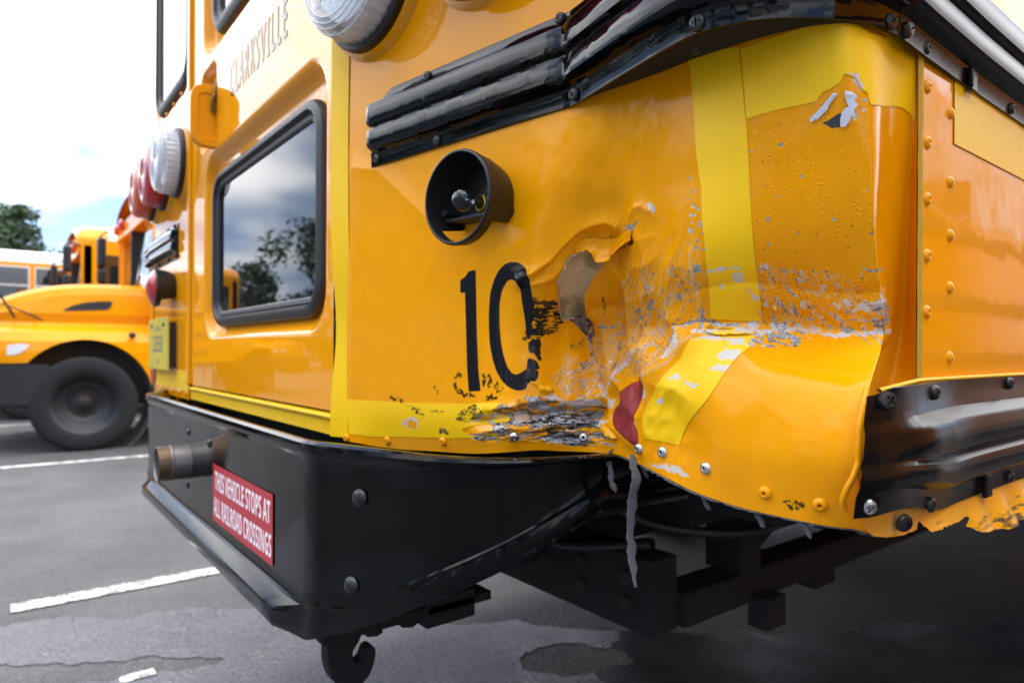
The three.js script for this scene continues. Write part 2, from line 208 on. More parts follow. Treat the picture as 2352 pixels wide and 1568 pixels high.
// shapes on the corner panel, [metres along the panel, metres above 1 m height]
const MARKS={
hole:[[[.4956,.1168],[.4986,.1119],[.4761,.1113],[.4566,.1105],[.4454,.1016],[.4355,.0915],[.4281,.0832],[.422,.0727],[.4185,.0683],[.4191,.0563],[.4195,.0451],[.407,.0423],[.3934,.0371],[.3895,.0439],[.3868,.0574],[.3861,.0662],[.3868,.0738],[.3834,.0801],[.3882,.0868],[.3935,.0966],[.3998,.1052],[.4069,.1089],[.4139,.1147],[.4232,.1167],[.4354,.1138],[.4507,.1135],[.4653,.113],[.4832,.1129]]],
tear:[[[.4011,.0386],[.4105,.0306],[.4185,.0223],[.422,.0187],[.4238,.0076],[.4256,-.0024],[.4275,-.0097],[.4293,-.0023],[.4269,.0066],[.4256,.0176],[.4293,.0226],[.4281,.0347],[.4238,.0393],[.4197,.0437],[.407,.0421]]],
one:[[[.2434,.0873],[.2531,.0915],[.2578,.0971],[.2702,.0979],[.2712,.0519],[.2722,.0181],[.2747,-.0228],[.2789,-.0465],[.2591,-.0484],[.2558,-.0196],[.2532,.0417],[.2519,.072],[.2435,.0718]]],
zero:[[[.3619,.0217],[.3545,.0259],[.3527,.0318],[.3563,.0394],[.3545,.046],[.3564,.0527],[.3536,.0617],[.3518,.0756],[.3509,.0837],[.3464,.0934],[.3381,.0997],[.3283,.1021],[.3177,.1002],[.3064,.0917],[.2969,.0751],[.2932,.058],[.292,.0318],[.2945,.0056],[.3018,-.0169],[.3135,-.0338],[.3283,-.0424],[.3379,-.0439],[.3462,-.0415],[.3471,-.0367],[.3554,-.0342],[.36,-.0301],[.3609,-.0224],[.3526,-.0219],[.3457,-.0199],[.3426,-.0224],[.3361,-.0258],[.3303,-.0258],[.3221,-.0183],[.3157,-.0047],[.3111,.0141],[.3093,.0366],[.3099,.0572],[.3144,.0723],[.322,.0812],[.3283,.0822],[.3342,.0797],[.338,.0712],[.3408,.0562],[.3445,.036],[.3476,.016],[.3545,.0199]],
 [[.3545,.0148],[.3647,.0149],[.3637,-.0038],[.3662,-.0101],[.3609,-.0089],[.3572,-.003],[.3499,-.0004],[.3481,.0089]],
 [[.3508,-.0072],[.3563,-.0097],[.36,-.0123],[.3628,-.0191],[.3545,-.0219],[.3463,-.0195],[.3472,-.0114]]],
tape:[[[.5906,.2727],[.594,.2589],[.5948,.2179],[.5953,.1797],[.5986,.1458],[.5972,.122],[.5995,.0888],[.5995,.0833],[.6025,.0666],[.6054,.0456],[.6062,.034],[.6186,.0328],[.6293,.0324],[.6412,.0315],[.6516,.0312],[.6525,.0506],[.6517,.0633],[.6506,.0741],[.6496,.098],[.6486,.1422],[.6486,.1912],[.6479,.2126],[.6472,.2585],[.6466,.2662]],
 [[.6485,.264],[.6484,.2581],[.649,.2124],[.6489,.2013],[.6617,.2028],[.6736,.2042],[.6868,.2043],[.7014,.2048],[.7035,.2085],[.7048,.2093],[.7065,.2117],[.7086,.2116],[.7106,.2122],[.713,.2123],[.715,.2136],[.7185,.2152],[.7213,.2173],[.7217,.2193],[.7222,.221],[.7234,.2217],[.7278,.22],[.731,.2193],[.7325,.2164],[.7336,.2131],[.737,.2085],[.7397,.2081],[.7412,.2019],[.7422,.1979],[.7642,.2023],[.8022,.212],[.8172,.2145],[.8297,.2127],[.8469,.2049],[.8457,.2353],[.8461,.2587],[.8013,.2661],[.7431,.2558],[.7349,.2608],[.7282,.2633],[.7179,.2651],[.705,.2656],[.6771,.2646]],
 [[.5916,.0111],[.602,.0157],[.6218,.0144],[.6384,.0163],[.6464,.0179],[.6457,.0086],[.6395,.0021],[.6295,-.0103],[.62,-.0255],[.6096,-.0423],[.5981,-.0567],[.5831,-.0704],[.577,-.0791],[.5717,-.0915],[.5505,-.0906],[.5158,-.0919],[.5145,-.0716],[.5293,-.0521],[.5431,-.0352],[.5604,-.0177],[.5784,-.0034]],
 [[.6016,.0299],[.6087,.0273],[.6098,.0235],[.6242,.0224],[.6381,.0211],[.647,.0195],[.633,.0169],[.6217,.0157],[.6018,.0178]],
 [[.0012,-.0721],[.0605,-.0706],[.128,-.0696],[.1874,-.0668],[.2549,-.0635],[.3137,-.0581],[.3067,-.0646],[.3008,-.0672],[.3081,-.071],[.3151,-.0727],[.328,-.0698],[.3217,-.0806],[.2857,-.0877],[.2628,-.0923],[.2469,-.0978],[.2517,-.1026],[.2643,-.106],[.3009,-.099],[.328,-.0992],[.2934,-.1057],[.2387,-.1123],[.1875,-.1148],[.1319,-.117],[.0919,-.1197],[.0603,-.1219],[.008,-.1235],[.0035,-.1008]]],
reflector:[[[.5248,-.0267],[.5192,-.0392],[.5141,-.0477],[.5071,-.0594],[.5006,-.0722],[.5024,-.0808],[.504,-.0925],[.5019,-.1017],[.4976,-.1051],[.4821,-.1005],[.4595,-.0862],[.4527,-.0773],[.452,-.0699],[.4564,-.0614],[.4654,-.0542],[.4775,-.0428],[.4962,-.0332],[.5135,-.0287]]],
metal:[[[.6635,.0524],[.6708,.049],[.6752,.0443],[.6802,.0365],[.6776,.038],[.6724,.0434],[.6661,.048]],
 [[.6789,.0485],[.6822,.0471],[.6861,.0386],[.6849,.0377],[.6804,.043]],
 [[.6845,.0664],[.6878,.0668],[.6909,.0634],[.6885,.0627]],
 [[.6708,.0308],[.6747,.0324],[.6769,.0285],[.6746,.0259],[.6704,.0257]],
 [[.6926,.0372],[.6988,.0365],[.6987,.0346],[.6949,.0338]],
 [[.7175,.0334],[.7209,.0322],[.7259,.0293],[.7222,.0266],[.7182,.0295]],
 [[.7381,.0493],[.7786,.0527],[.7909,.0493],[.7866,.0412],[.7452,.0339],[.737,.0341],[.7361,.0372],[.7442,.0394],[.7718,.0479],[.7367,.0452]],
 [[.5923,.043],[.5996,.042],[.5988,.0348],[.6004,.025],[.5952,.0211],[.5957,.0293],[.5972,.033]],
 [[.5802,.033],[.5966,.0344],[.5962,.0317],[.5827,.0313]],
 [[.5988,.0343],[.6116,.0324],[.6199,.0284],[.6333,.0285],[.6344,.0255],[.6163,.0234],[.61,.0246],[.6043,.0289]],
 [[.7316,.0739],[.7391,.072],[.7644,.0753],[.759,.0727],[.739,.071],[.7353,.0721]],
 [[.723,.0396],[.733,.0381],[.7686,.0426],[.7459,.0384],[.7329,.037],[.7249,.0383]],
 [[.651,.0191],[.6547,.0183],[.6531,.0151]],
 [[.6625,.026],[.665,.0257],[.6642,.02],[.6592,.0145],[.6613,.0197]],
 [[.6458,.0123],[.6519,.0126],[.6515,.0116],[.6463,.0113]],
 [[.6517,.0089],[.659,.0085],[.6582,.0074]],
 [[.52,.1497],[.5275,.1462],[.5339,.1412],[.5304,.1362],[.5248,.142]],
 [[.4783,.1325],[.4947,.1305],[.5046,.1341],[.4957,.1233],[.4867,.1207],[.4832,.1273]],
 [[.5485,.067],[.5515,.0645],[.553,.0599],[.5507,.0601]],
 [[.5763,.0621],[.5787,.0619],[.5799,.0592],[.5764,.0582]],
 [[.5306,.0574],[.5352,.0557],[.5306,.0513],[.5333,.0469],[.5201,.048],[.5259,.0544]],
 [[.5559,.0299],[.5864,.0333],[.5958,.0348],[.5958,.0325],[.5818,.0288],[.5668,.0286]],
 [[.4953,.0475],[.5062,.0505],[.5092,.0464],[.4983,.0427]],
 [[.4983,.0417],[.5102,.0424],[.5123,.0361],[.5043,.0373]],
 [[.4343,.0312],[.4442,.0341],[.4448,.0299],[.4379,.0281]],
 [[.4474,.0299],[.4551,.0328],[.4536,.0293]],
 [[.5882,.0813],[.5944,.0811],[.5962,.0741],[.59,.0755]],
 [[.5908,.1318],[.5965,.1299],[.5929,.1293]],
 [[.5653,.0561],[.5703,.0601],[.5728,.0572],[.5691,.0531]],
 [[.5537,.0562],[.5626,.0577],[.5586,.0563]],
 [[.4519,-.0162],[.4656,-.0086],[.4678,-.0098],[.4565,-.0209]],
 [[.4115,-.0145],[.4172,-.0119],[.4161,-.0181]],
 [[.4316,-.0251],[.4377,-.0244],[.4365,-.0298],[.4322,-.0281]],
 [[.4329,-.037],[.4389,-.0391],[.4353,-.0426]],
 [[.4114,-.0325],[.4184,-.0313],[.416,-.0366]],
 [[.3972,-.0061],[.4003,-.0073],[.3984,-.0104]],
 [[.4633,.0146],[.4696,.0061],[.4655,.0012],[.4615,.0072]],
 [[.342,-.0498],[.3597,-.0533],[.3758,-.0617],[.3894,-.0669],[.4114,-.0659],[.4137,-.0684],[.3799,-.0716],[.3636,-.0662],[.3508,-.06]],
 [[.7283,.1913],[.7305,.1928],[.732,.1903],[.7306,.1857],[.7288,.1863]],
 [[.7363,.203],[.739,.2015],[.7398,.1994],[.7373,.2005]],
 [[.7358,.1941],[.7375,.1952],[.7387,.1933],[.7366,.1926]]],
dark:[[[.3636,-.0792],[.384,-.073],[.4044,-.072],[.4329,-.0666],[.4329,-.0754],[.4207,-.078],[.3946,-.0828],[.3703,-.0831]],
 [[.3676,-.092],[.3867,-.0842],[.4114,-.083],[.4317,-.0809],[.4354,-.0912],[.4183,-.0891],[.3996,-.0993],[.3894,-.1051],[.3758,-.1034]],
 [[.3946,-.1049],[.4114,-.0975],[.4184,-.1162],[.4045,-.1185]]],
white:[[[.5614,.0166],[.5721,.0204],[.571,.0139],[.5764,.0115],[.5714,.0042],[.5573,-.0043],[.5482,-.006],[.5497,-.0009],[.5557,.0079],[.5615,.0122]],
 [[.3946,-.0575],[.4114,-.0543],[.4353,-.0544],[.4378,-.0593],[.4172,-.0647],[.4021,-.0634]],
 [[.3289,-.0694],[.3407,-.0675],[.3521,-.0734],[.347,-.0815],[.333,-.0812]],
 [[.3649,-.05],[.3785,-.047],[.3894,-.0552],[.3758,-.0559]],
 [[.4427,-.0523],[.4564,-.0521],[.4479,-.0643],[.444,-.0635],[.4459,-.0577]],
 [[.4354,-.0778],[.4453,-.0781],[.4391,-.0908],[.4341,-.0882]],
 [[.5415,-.0467],[.5512,-.0455],[.5503,-.0519],[.5414,-.0526]],
 [[.5574,-.0255],[.568,-.0211],[.5777,-.0258],[.5726,-.027]],
 [[.5821,-.0266],[.6004,-.0321],[.5927,-.033],[.5822,-.0296]],
 [[.6178,-.0065],[.6211,.0012],[.6377,.0025],[.6364,-.0014],[.6307,-.0063],[.6217,-.007]],
 [[.61,-.0162],[.6182,-.0113],[.6293,-.0115],[.6243,-.0178]],
 [[.5911,.0097],[.6034,.0164],[.616,.0156],[.6276,.0121],[.6395,.0133],[.6391,.0074],[.6279,.0091],[.6143,.0121],[.6006,.0124]],
 [[.5141,-.0477],[.5247,-.0479],[.5271,-.0356],[.52,-.0391]],
 [[.4849,-.0808],[.5006,-.0722],[.5007,-.0786],[.4887,-.0861]],
 [[.5199,-.1297],[.5528,-.1189],[.5725,-.1164],[.584,-.121],[.5655,-.1249],[.5427,-.127]],
 [[.6281,.071],[.6367,.0719],[.641,.0634],[.6334,.0636],[.628,.0646]],
 [[.6402,.0584],[.6443,.0575],[.6512,.0517],[.651,.0496],[.6465,.05],[.645,.0542]],
 [[.6147,.0612],[.6215,.061],[.6204,.0595],[.6153,.0597]],
 [[.6358,.0301],[.6494,.0306],[.6491,.0271],[.6453,.0249],[.6385,.0266]],
 [[.7316,.029],[.7368,.0313],[.7625,.0341],[.8026,.0322],[.7431,.0294],[.7359,.0273]],
 [[.6172,-.0005],[.6247,.002],[.6378,.0008],[.6324,-.006],[.6178,-.0072]],
 [[.6099,-.0159],[.6191,-.0115],[.6301,-.0113],[.6251,-.0175]],
 [[.7367,.052],[.7522,.0556],[.7846,.0541],[.738,.048]],
 [[.7302,.0491],[.7354,.0499],[.7356,.0451],[.7306,.0456]],
 [[.7145,.0479],[.718,.0494],[.7172,.0451],[.7136,.0442]],
 [[.6009,.076],[.614,.0771],[.6339,.077],[.6337,.0737],[.6225,.0758],[.614,.0741],[.6031,.0738]],
 [[.6881,.0489],[.6905,.0498],[.6899,.0436],[.6871,.045]],
 [[.7382,.0439],[.7425,.0454],[.7412,.042],[.7385,.0412]],
 [[.7251,.2223],[.7276,.2238],[.7296,.2217],[.7335,.2207],[.735,.2179],[.7371,.2086],[.7343,.2089],[.7329,.2139],[.7314,.2172],[.7295,.2201]]],
crease:[[[.5905,.0214],[.6103,.0205],[.6278,.0213],[.6363,.0223],[.6498,.0231],[.662,.0254],[.6834,.0276],[.6978,.0291],[.7089,.0261],[.7196,.026],[.7327,.0289],[.7403,.0308]],
 [[.4427,-.0501],[.4478,-.041],[.4549,-.0328],[.4753,-.0192],[.4976,-.0078],[.5138,.0062]],
 [[.5831,.0929],[.5865,.0785],[.5903,.0608],[.5937,.0446]],
 [[.5273,-.026],[.5435,-.0187],[.5588,-.0097],[.5755,.004],[.5912,.0149]],
 [[.4427,-.0501],[.4353,-.0392],[.4304,-.0203],[.4279,-.0019],[.4231,.0142]]],
fleck:[[[.4716,.0829],[.537,.0819],[.5854,.0873],[.5948,.0604],[.5934,.0355],[.553,.029],[.5453,.0079],[.433,.0067],[.4566,.0449]],
 [[.4207,.0204],[.5121,.0313],[.596,.0269],[.5435,-.0165],[.5239,-.0273],[.4549,-.0362],[.439,-.0525],[.3894,-.0529],[.3757,-.0298],[.4231,-.0168]],
 [[.6538,.0811],[.708,.0735],[.776,.0616],[.7432,.031],[.6916,.0293],[.6494,.0292],[.652,.06]],
 [[.643,.0207],[.6875,.0266],[.6874,.0116],[.6441,.0068]]],
fleckfine:[[[.6503,.1965],[.6792,.1989],[.7405,.2085],[.7401,.1518],[.7435,.082],[.6487,.086]],
 [[.5796,.1757],[.5964,.1779],[.5977,.0889],[.5814,.0907]]],
mangle:[[[.2709,-.0699],[.3204,-.0602],[.342,-.0498],[.3757,-.0503],[.3946,-.0575],[.4329,-.0539],[.439,-.057],[.4341,-.0793],[.448,-.1054],[.4594,-.1226],[.4231,-.1257],[.373,-.1201],[.3343,-.1155],[.2709,-.1126],[.2605,-.1051],[.305,-.0952],[.2966,-.0851],[.2534,-.0874]]],
scrape:[[[.3545,.0617],[.3656,.0577],[.3853,.0572],[.3872,.0441],[.3931,.0376],[.3852,.0251],[.3656,.0201],[.3545,.0259],[.3527,.0318],[.3563,.0394],[.3545,.0477]],
 [[.3881,.0496],[.3934,.0371],[.3867,.0236],[.3625,.0157],[.3397,.0132],[.3473,.0249],[.3677,.0334]]],
olive:[[[.4009,.0074],[.4103,.0126],[.4195,.0166],[.4161,.0066],[.4057,.0001]],
 [[.4416,.0671],[.4441,.0529],[.4416,.044],[.4404,.0563]],
 [[.4233,.1279],[.433,.1305],[.4257,.1237]],
 [[.4506,.1265],[.4652,.128],[.4598,.1207],[.4521,.1174]]],
smudge:[[[.2842,-.0285],[.2857,-.0327],[.2834,-.0413]],
 [[.2941,-.0282],[.2963,-.0334],[.2933,-.0398]],
 [[.3008,-.0405],[.3066,-.0372],[.3059,-.0443],[.3137,-.0429]],
 [[.1062,-.0642],[.1201,-.0655],[.1309,-.0668]],
 [[.2979,-.0523],[.3052,-.0532]],
 [[.2895,-.0546],[.2964,-.0537]],
 [[.1971,-.0458],[.2032,-.0523]],
 [[.2421,-.0494],[.2517,-.0522],[.2682,-.053]],
 [[.2347,-.041],[.2363,-.0458],[.2437,-.0493]],
 [[.2338,-.0343],[.2388,-.0297],[.2437,-.0285]]],
smear:[[[.1357,-.0707],[.1509,-.071],[.1694,-.0765],[.1767,-.0809],[.1758,-.0879],[.1621,-.0832],[.1472,-.0768]],
 [[.2485,-.0712],[.2705,-.0625],[.2842,-.0698],[.2826,-.078],[.2643,-.0856],[.2453,-.0871],[.2355,-.0841]],
 [[.2735,-.074],[.2842,-.0698],[.2857,-.0765],[.2765,-.0809]],
 [[.1874,-.0765],[.2015,-.0744],[.2153,-.0758],[.2015,-.078]],
 [[.6626,-.1217],[.6758,-.1183],[.6845,-.1196],[.6816,-.1244],[.6681,-.1278],[.6611,-.1257]]],
holeTape:[[[.128,-.0993],[.1377,-.0911],[.1453,-.0887],[.164,-.0893],[.1621,-.1023],[.1453,-.1033],[.1319,-.1009]]],
holeTapeIn:[[[.1405,-.0985],[.1453,-.0906],[.1565,-.0924],[.1612,-.0972],[.1612,-.1017],[.1472,-.1026]]],
puncture:[[[.205,-.1048],[.2084,-.0985],[.217,-.0999],[.2221,-.1036],[.2238,-.1069],[.2101,-.1065]]],
torn:[[[.6955,.1913],[.6994,.1947],[.7062,.2008],[.7122,.2063],[.7144,.2086],[.7173,.208],[.7175,.2065],[.7151,.2045],[.7112,.1998],[.7098,.1967],[.7073,.1949],[.7052,.1937],[.7018,.1903],[.7008,.1915],[.6971,.1887]],
 [[.7232,.2093],[.7249,.2078],[.7281,.2073],[.7309,.2046],[.7312,.2025],[.7293,.2004],[.7315,.1979],[.731,.196],[.7288,.1933],[.7265,.1873],[.7256,.1849],[.7222,.1812],[.7194,.1818],[.7191,.1862],[.7205,.1926],[.7236,.1959],[.7256,.1961],[.7241,.2],[.7229,.2047]]],
tornDark:[[[.7059,.1875],[.7101,.1883],[.7155,.191],[.7181,.1924],[.7199,.1919],[.719,.1883],[.7192,.182],[.7149,.1824],[.7135,.1818],[.7108,.1839]]],
ridgeUp:[[[.3398,.0826],[.3549,.0879],[.3745,.1004],[.3948,.1189],[.4104,.1312],[.4257,.1383],[.4428,.1408],[.4564,.1377],[.4642,.1335]],
 [[.3474,.0754],[.3651,.0784],[.3786,.0842],[.3882,.0943]],
 [[.4902,.1401],[.4988,.1464],[.5105,.1459],[.5239,.1396]],
 [[.4427,-.0501],[.4549,-.0328],[.4753,-.0192],[.5138,.0062]],
 [[.5256,-.0261],[.5435,-.0165],[.5728,.0031],[.5945,.0178]],
 [[.2794,-.0718],[.3204,-.0637],[.3597,-.0545],[.3996,-.0565],[.4329,-.0539]],
 [[.2795,-.099],[.3343,-.0889],[.3731,-.0855],[.4114,-.083],[.4354,-.0835]],
 [[.0067,-.0418],[-.003,.0633],[-.003,.1378]],
 [[.0067,.2699],[.0716,.2538],[.131,.2092],[.1826,.1706]],
 [[-.0009,.0105],[.0435,-.0152],[.0853,-.0517]],
 [[.6258,-.0571],[.6765,-.0373],[.7295,-.0119]]],
ridgeDown:[[[.3423,.0711],[.3625,.085],[.3814,.1038],[.3986,.1189],[.4162,.1311]],
 [[.4329,-.0666],[.4427,-.0501],[.4329,-.0299],[.4279,-.0019],[.4231,.0204]],
 [[.2709,-.0846],[.3204,-.0747],[.3663,-.0725],[.4044,-.0695],[.4353,-.0677]],
 [[.4116,.039],[.4306,.052],[.448,.0529],[.4582,.0504]],
 [[.5871,-.0802],[.6496,-.0361],[.714,-.0069]]],
rivetPaint:[[[-.003,-.1299],[.0974,-.1246],[.2136,-.1189],[.6489,-.1174],[.6986,-.119]]],
rivetSteel:[[[.3314,-.1049],[.4179,-.1089],[.5476,-.1041],[.6026,-.1074],[.5023,-.1093]]],
lip:[[[.4069,.1105],[.4127,.1155],[.4197,.1192],[.4281,.1201],[.4428,.118],[.4598,.1182],[.4832,.1193],[.4957,.1203]]],
strand:[[[.4562,-.1332],[.4841,-.1288]]],
flap:[[[.3496,-.0342],[.3559,-.0348],[.3636,-.0377],[.3757,-.0402],[.3809,-.0448],[.3771,-.0486],[.3663,-.0487],[.361,-.0455],[.3585,-.0399]],
 [[.4378,-.0832],[.448,-.0879],[.4564,-.0939],[.4624,-.1039],[.4534,-.1063],[.4447,-.1003]],
 [[.6014,.0284],[.6067,.0292],[.6133,.0249],[.6287,.0237],[.6332,.0208],[.6236,.0187],[.6096,.0199],[.601,.0202]],
 [[.6635,.0454],[.6673,.0457],[.6688,.0436],[.667,.0406],[.6641,.0409]]],
rim:[[[.4232,.1165],[.4139,.1145],[.4069,.1087],[.3998,.105],[.3935,.0964],[.3882,.0866],[.3837,.0801],[.3868,.0736],[.3862,.0662],[.3869,.0574],[.3896,.0439],[.3937,.0373],[.407,.0421]]]};
// ---------------------------------------------------------------- the dented corner panel as a surface: metres along (a) and metres above one metre (b)
const bus = thing('school_bus', 'yellow school bus with crushed rear corner, torn panel and number 10', 'bus');
const panelSpan = PANEL_U[PANEL_U.length - 1];
function hermite(p0, p1, m0, m1, h, f) { const f2 = f * f, f3 = f2 * f, a = 2 * f3 - 3 * f2 + 1, b = (f3 - 2 * f2 + f) * h, c = -2 * f3 + 3 * f2, d = (f3 - f2) * h; return [0, 1, 2].map((k) => a * p0[k] + b * m0[k] + c * p1[k] + d * m1[k]); }
function slope(K, Q, k, side, w) {
  const n = K.length, diff = (i) => [0, 1, 2].map((c) => (Q[i + 1][c] - Q[i][c]) / (K[i + 1] - K[i]));
  if (k === 0) return diff(0); if (k === n - 1) return diff(n - 2);
  const a = diff(k - 1), b = diff(k), h0 = K[k] - K[k - 1], h1 = K[k + 1] - K[k];
  return [0, 1, 2].map((c) => mix((a[c] * h1 + b[c] * h0) / (h0 + h1), side < 0 ? a[c] : b[c], w));
}
const rowKnots = PANEL_V.map((v) => -v), columns = PANEL_U.length;
function panelRow(v) {
  let j = 0; while (j < 5 && v < PANEL_V[j + 1]) j++;
  const f = (v - PANEL_V[j]) / (PANEL_V[j + 1] - PANEL_V[j]), Q = [];
  for (let i = 0; i < columns; i++) { const q = PANEL_ROWS.map((r) => r[i]); Q.push(hermite(q[j], q[j + 1], slope(rowKnots, q, j, 1, j === 3 ? CREASE_BY_COLUMN[i] : 0), slope(rowKnots, q, j + 1, -1, j + 1 === 3 ? CREASE_BY_COLUMN[i] : 0), rowKnots[j + 1] - rowKnots[j], f)); }
  const sharp = (i) => FOLD_BY_ROW[i] ? mix(FOLD_BY_ROW[i][j], FOLD_BY_ROW[i][j + 1], f) : 0;
  const left = Q.map((_, i) => slope(PANEL_U, Q, i, -1, sharp(i))), right = Q.map((_, i) => slope(PANEL_U, Q, i, 1, sharp(i)));
  return (u) => { let i = 0; while (i < columns - 2 && u > PANEL_U[i + 1]) i++; return hermite(Q[i], Q[i + 1], right[i], left[i + 1], PANEL_U[i + 1] - PANEL_U[i], (u - PANEL_U[i]) / (PANEL_U[i + 1] - PANEL_U[i])); };
}
const lineDistance = (pts) => { let x0 = 9, x1 = -9, y0 = 9, y1 = -9; for (const [x, y] of pts) { x0 = Math.min(x0, x); x1 = Math.max(x1, x); y0 = Math.min(y0, y); y1 = Math.max(y1, y); }
  return (x, y, reach) => { if (x < x0 - reach || x > x1 + reach || y < y0 - reach || y > y1 + reach) return Infinity; let d = Infinity, at = 0; for (let i = 0; i < pts.length - 1; i++) { const [ax, ay] = pts[i], ex = pts[i + 1][0] - ax, ey = pts[i + 1][1] - ay, t = clamp(((x - ax) * ex + (y - ay) * ey) / (ex * ex + ey * ey || 1e-12)); d = Math.min(d, Math.hypot(x - ax - ex * t, y - ay - ey * t)); } return d; }; };
const folds = [];
for (const [pts, h, w] of [[MARKS.ridgeUp[0], 0.0075, 0.0075], [MARKS.ridgeUp[1], 0.005, 0.006], [MARKS.ridgeUp[2], 0.0028, 0.005], [MARKS.ridgeUp[3], 0.006, 0.008], [MARKS.ridgeUp[4], 0.007, 0.010], [MARKS.ridgeUp[5], 0.006, 0.009], [MARKS.ridgeUp[6], 0.004, 0.008], [MARKS.ridgeUp[7], 0.0022, 0.020], [MARKS.ridgeUp[8], 0.0020, 0.012], 
  [MARKS.ridgeDown[0], -0.004, 0.007], [MARKS.ridgeDown[1], -0.012, 0.014], [MARKS.ridgeDown[2], -0.010, 0.009], [MARKS.ridgeDown[3], -0.004, 0.006], [MARKS.crease[2], 0.002, 0.004]]) folds.push({ d: lineDistance(pts), h, w });
const dentedAt = (u, v) => { const e = smooth(0.30, 0.40, u) * (1 - smooth(0.80, 0.84, u)) * mix(1, 0.2 + 0.8 * smooth(0.03, 0.008, Math.abs(v - 0.026)), smooth(0.53, 0.60, u)); return e * (0.35 + 0.65 * smooth(0.13, 0.02, Math.abs(v - 0.0))); };
const mangleInside = polygonDistance(MARKS.mangle[0]);
function relief(u, v) {
  let s = 0; for (const f of folds) { const d = f.d(u, v, f.w * 3); if (d < f.w * 3) s += f.h * Math.exp(-Math.pow(d / f.w, 1.25)); }
  const k = dentedAt(u, v), m = smooth(0.004, -0.008, mangleInside(u, v));
  s += k * (noise(u * 32 + 5, v * 32, 1) - 0.5) * 0.0065 + k * (noise(u * 85, v * 85, 4) - 0.5) * 0.0011;
  { const q = smooth(0.36, 0.42, u) * (1 - smooth(0.56, 0.62, u)) * smooth(0.15, 0.08, Math.abs(v - 0.01)), a = Math.abs(noise(u * 26 + 3, v * 17 + u * 9, 11) - 0.5), b = Math.abs(noise(u * 52 - v * 20, v * 40, 13) - 0.5); s += q * ((0.22 - a) * 0.014 + (0.2 - b) * 0.0045); }
  { const q = smooth(0.56, 0.62, u) * (1 - smooth(0.735, 0.75, u)), e = Math.abs(v - 0.026 - 0.008 * (noise(u * 40, 5) - 0.5)); s += q * (0.004 * Math.exp(-e / 0.004) * (noise(u * 90, 2) - 0.35) - 0.003 * Math.exp(-Math.abs(v - 0.045 - 0.02 * noise(u * 14, 3)) / 0.005)); }
  s += m * ((fbm(u * 70, v * 210, 3, 3) - 0.5) * 0.0045 + (noise(u * 30, v * 150, 8) - 0.5) * 0.003);
  s += (noise(u * 9 + 3, v * 9, 2) - 0.5) * 0.0022 * (1 - smooth(0.30, 0.36, u));
  return s * smooth(0, 0.02, u) * smooth(0, 0.02, panelSpan - u);
}
const CELL = 0.0014, gu = Math.ceil(panelSpan / CELL), gv = Math.ceil(0.435 / CELL);
const panelPoints = new Float32Array((gu + 1) * (gv + 1) * 3), panelNormals = new Float32Array((gu + 1) * (gv + 1) * 3);
{
  for (let j = 0; j <= gv; j++) { const row = panelRow(0.30 - 0.435 * j / gv); for (let i = 0; i <= gu; i++) { const p = row(panelSpan * i / gu), o = (j * (gu + 1) + i) * 3; panelPoints[o] = p[0]; panelPoints[o + 1] = p[1]; panelPoints[o + 2] = p[2]; } }
  const normals = () => { const P = panelPoints; for (let j = 0; j <= gv; j++) for (let i = 0; i <= gu; i++) { const o = (j * (gu + 1) + i) * 3, l = (j * (gu + 1) + Math.max(0, i - 1)) * 3, r = (j * (gu + 1) + Math.min(gu, i + 1)) * 3, t = (Math.max(0, j - 1) * (gu + 1) + i) * 3, b = (Math.min(gv, j + 1) * (gu + 1) + i) * 3; const ax = P[r] - P[l], ay = P[r + 1] - P[l + 1], az = P[r + 2] - P[l + 2], bx = P[t] - P[b], by = P[t + 1] - P[b + 1], bz = P[t + 2] - P[b + 2]; let x = ay * bz - az * by, y = az * bx - ax * bz, z = ax * by - ay * bx; const q = Math.hypot(x, y, z) || 1; panelNormals[o] = x / q; panelNormals[o + 1] = y / q; panelNormals[o + 2] = z / q; } };
  normals();
  for (let j = 0; j <= gv; j++) for (let i = 0; i <= gu; i++) { const o = (j * (gu + 1) + i) * 3, r = relief(panelSpan * i / gu, 0.30 - 0.435 * j / gv); for (let c = 0; c < 3; c++) panelPoints[o + c] += panelNormals[o + c] * r; }
  normals();
}
function panelAt(u, v, out = 0) {
  const x = clamp(u / panelSpan * gu, 0, gu - 0.001), y = clamp((0.30 - v) / 0.435 * gv, 0, gv - 0.001), i = Math.floor(x), j = Math.floor(y), f = x - i, g = y - j, o = (j * (gu + 1) + i) * 3, w = (gu + 1) * 3, r = [];
  for (let c = 0; c < 3; c++) { const at = (A) => mix(mix(A[o + c], A[o + 3 + c], f), mix(A[o + w + c], A[o + w + 3 + c], f), g); r.push(at(panelPoints) + (out ? out * at(panelNormals) : 0)); }
  return r;
}
function panelNormal(u, v) { const a = panelAt(u, v), b = panelAt(u, v, 1); return [b[0] - a[0], b[1] - a[1], b[2] - a[2]]; }

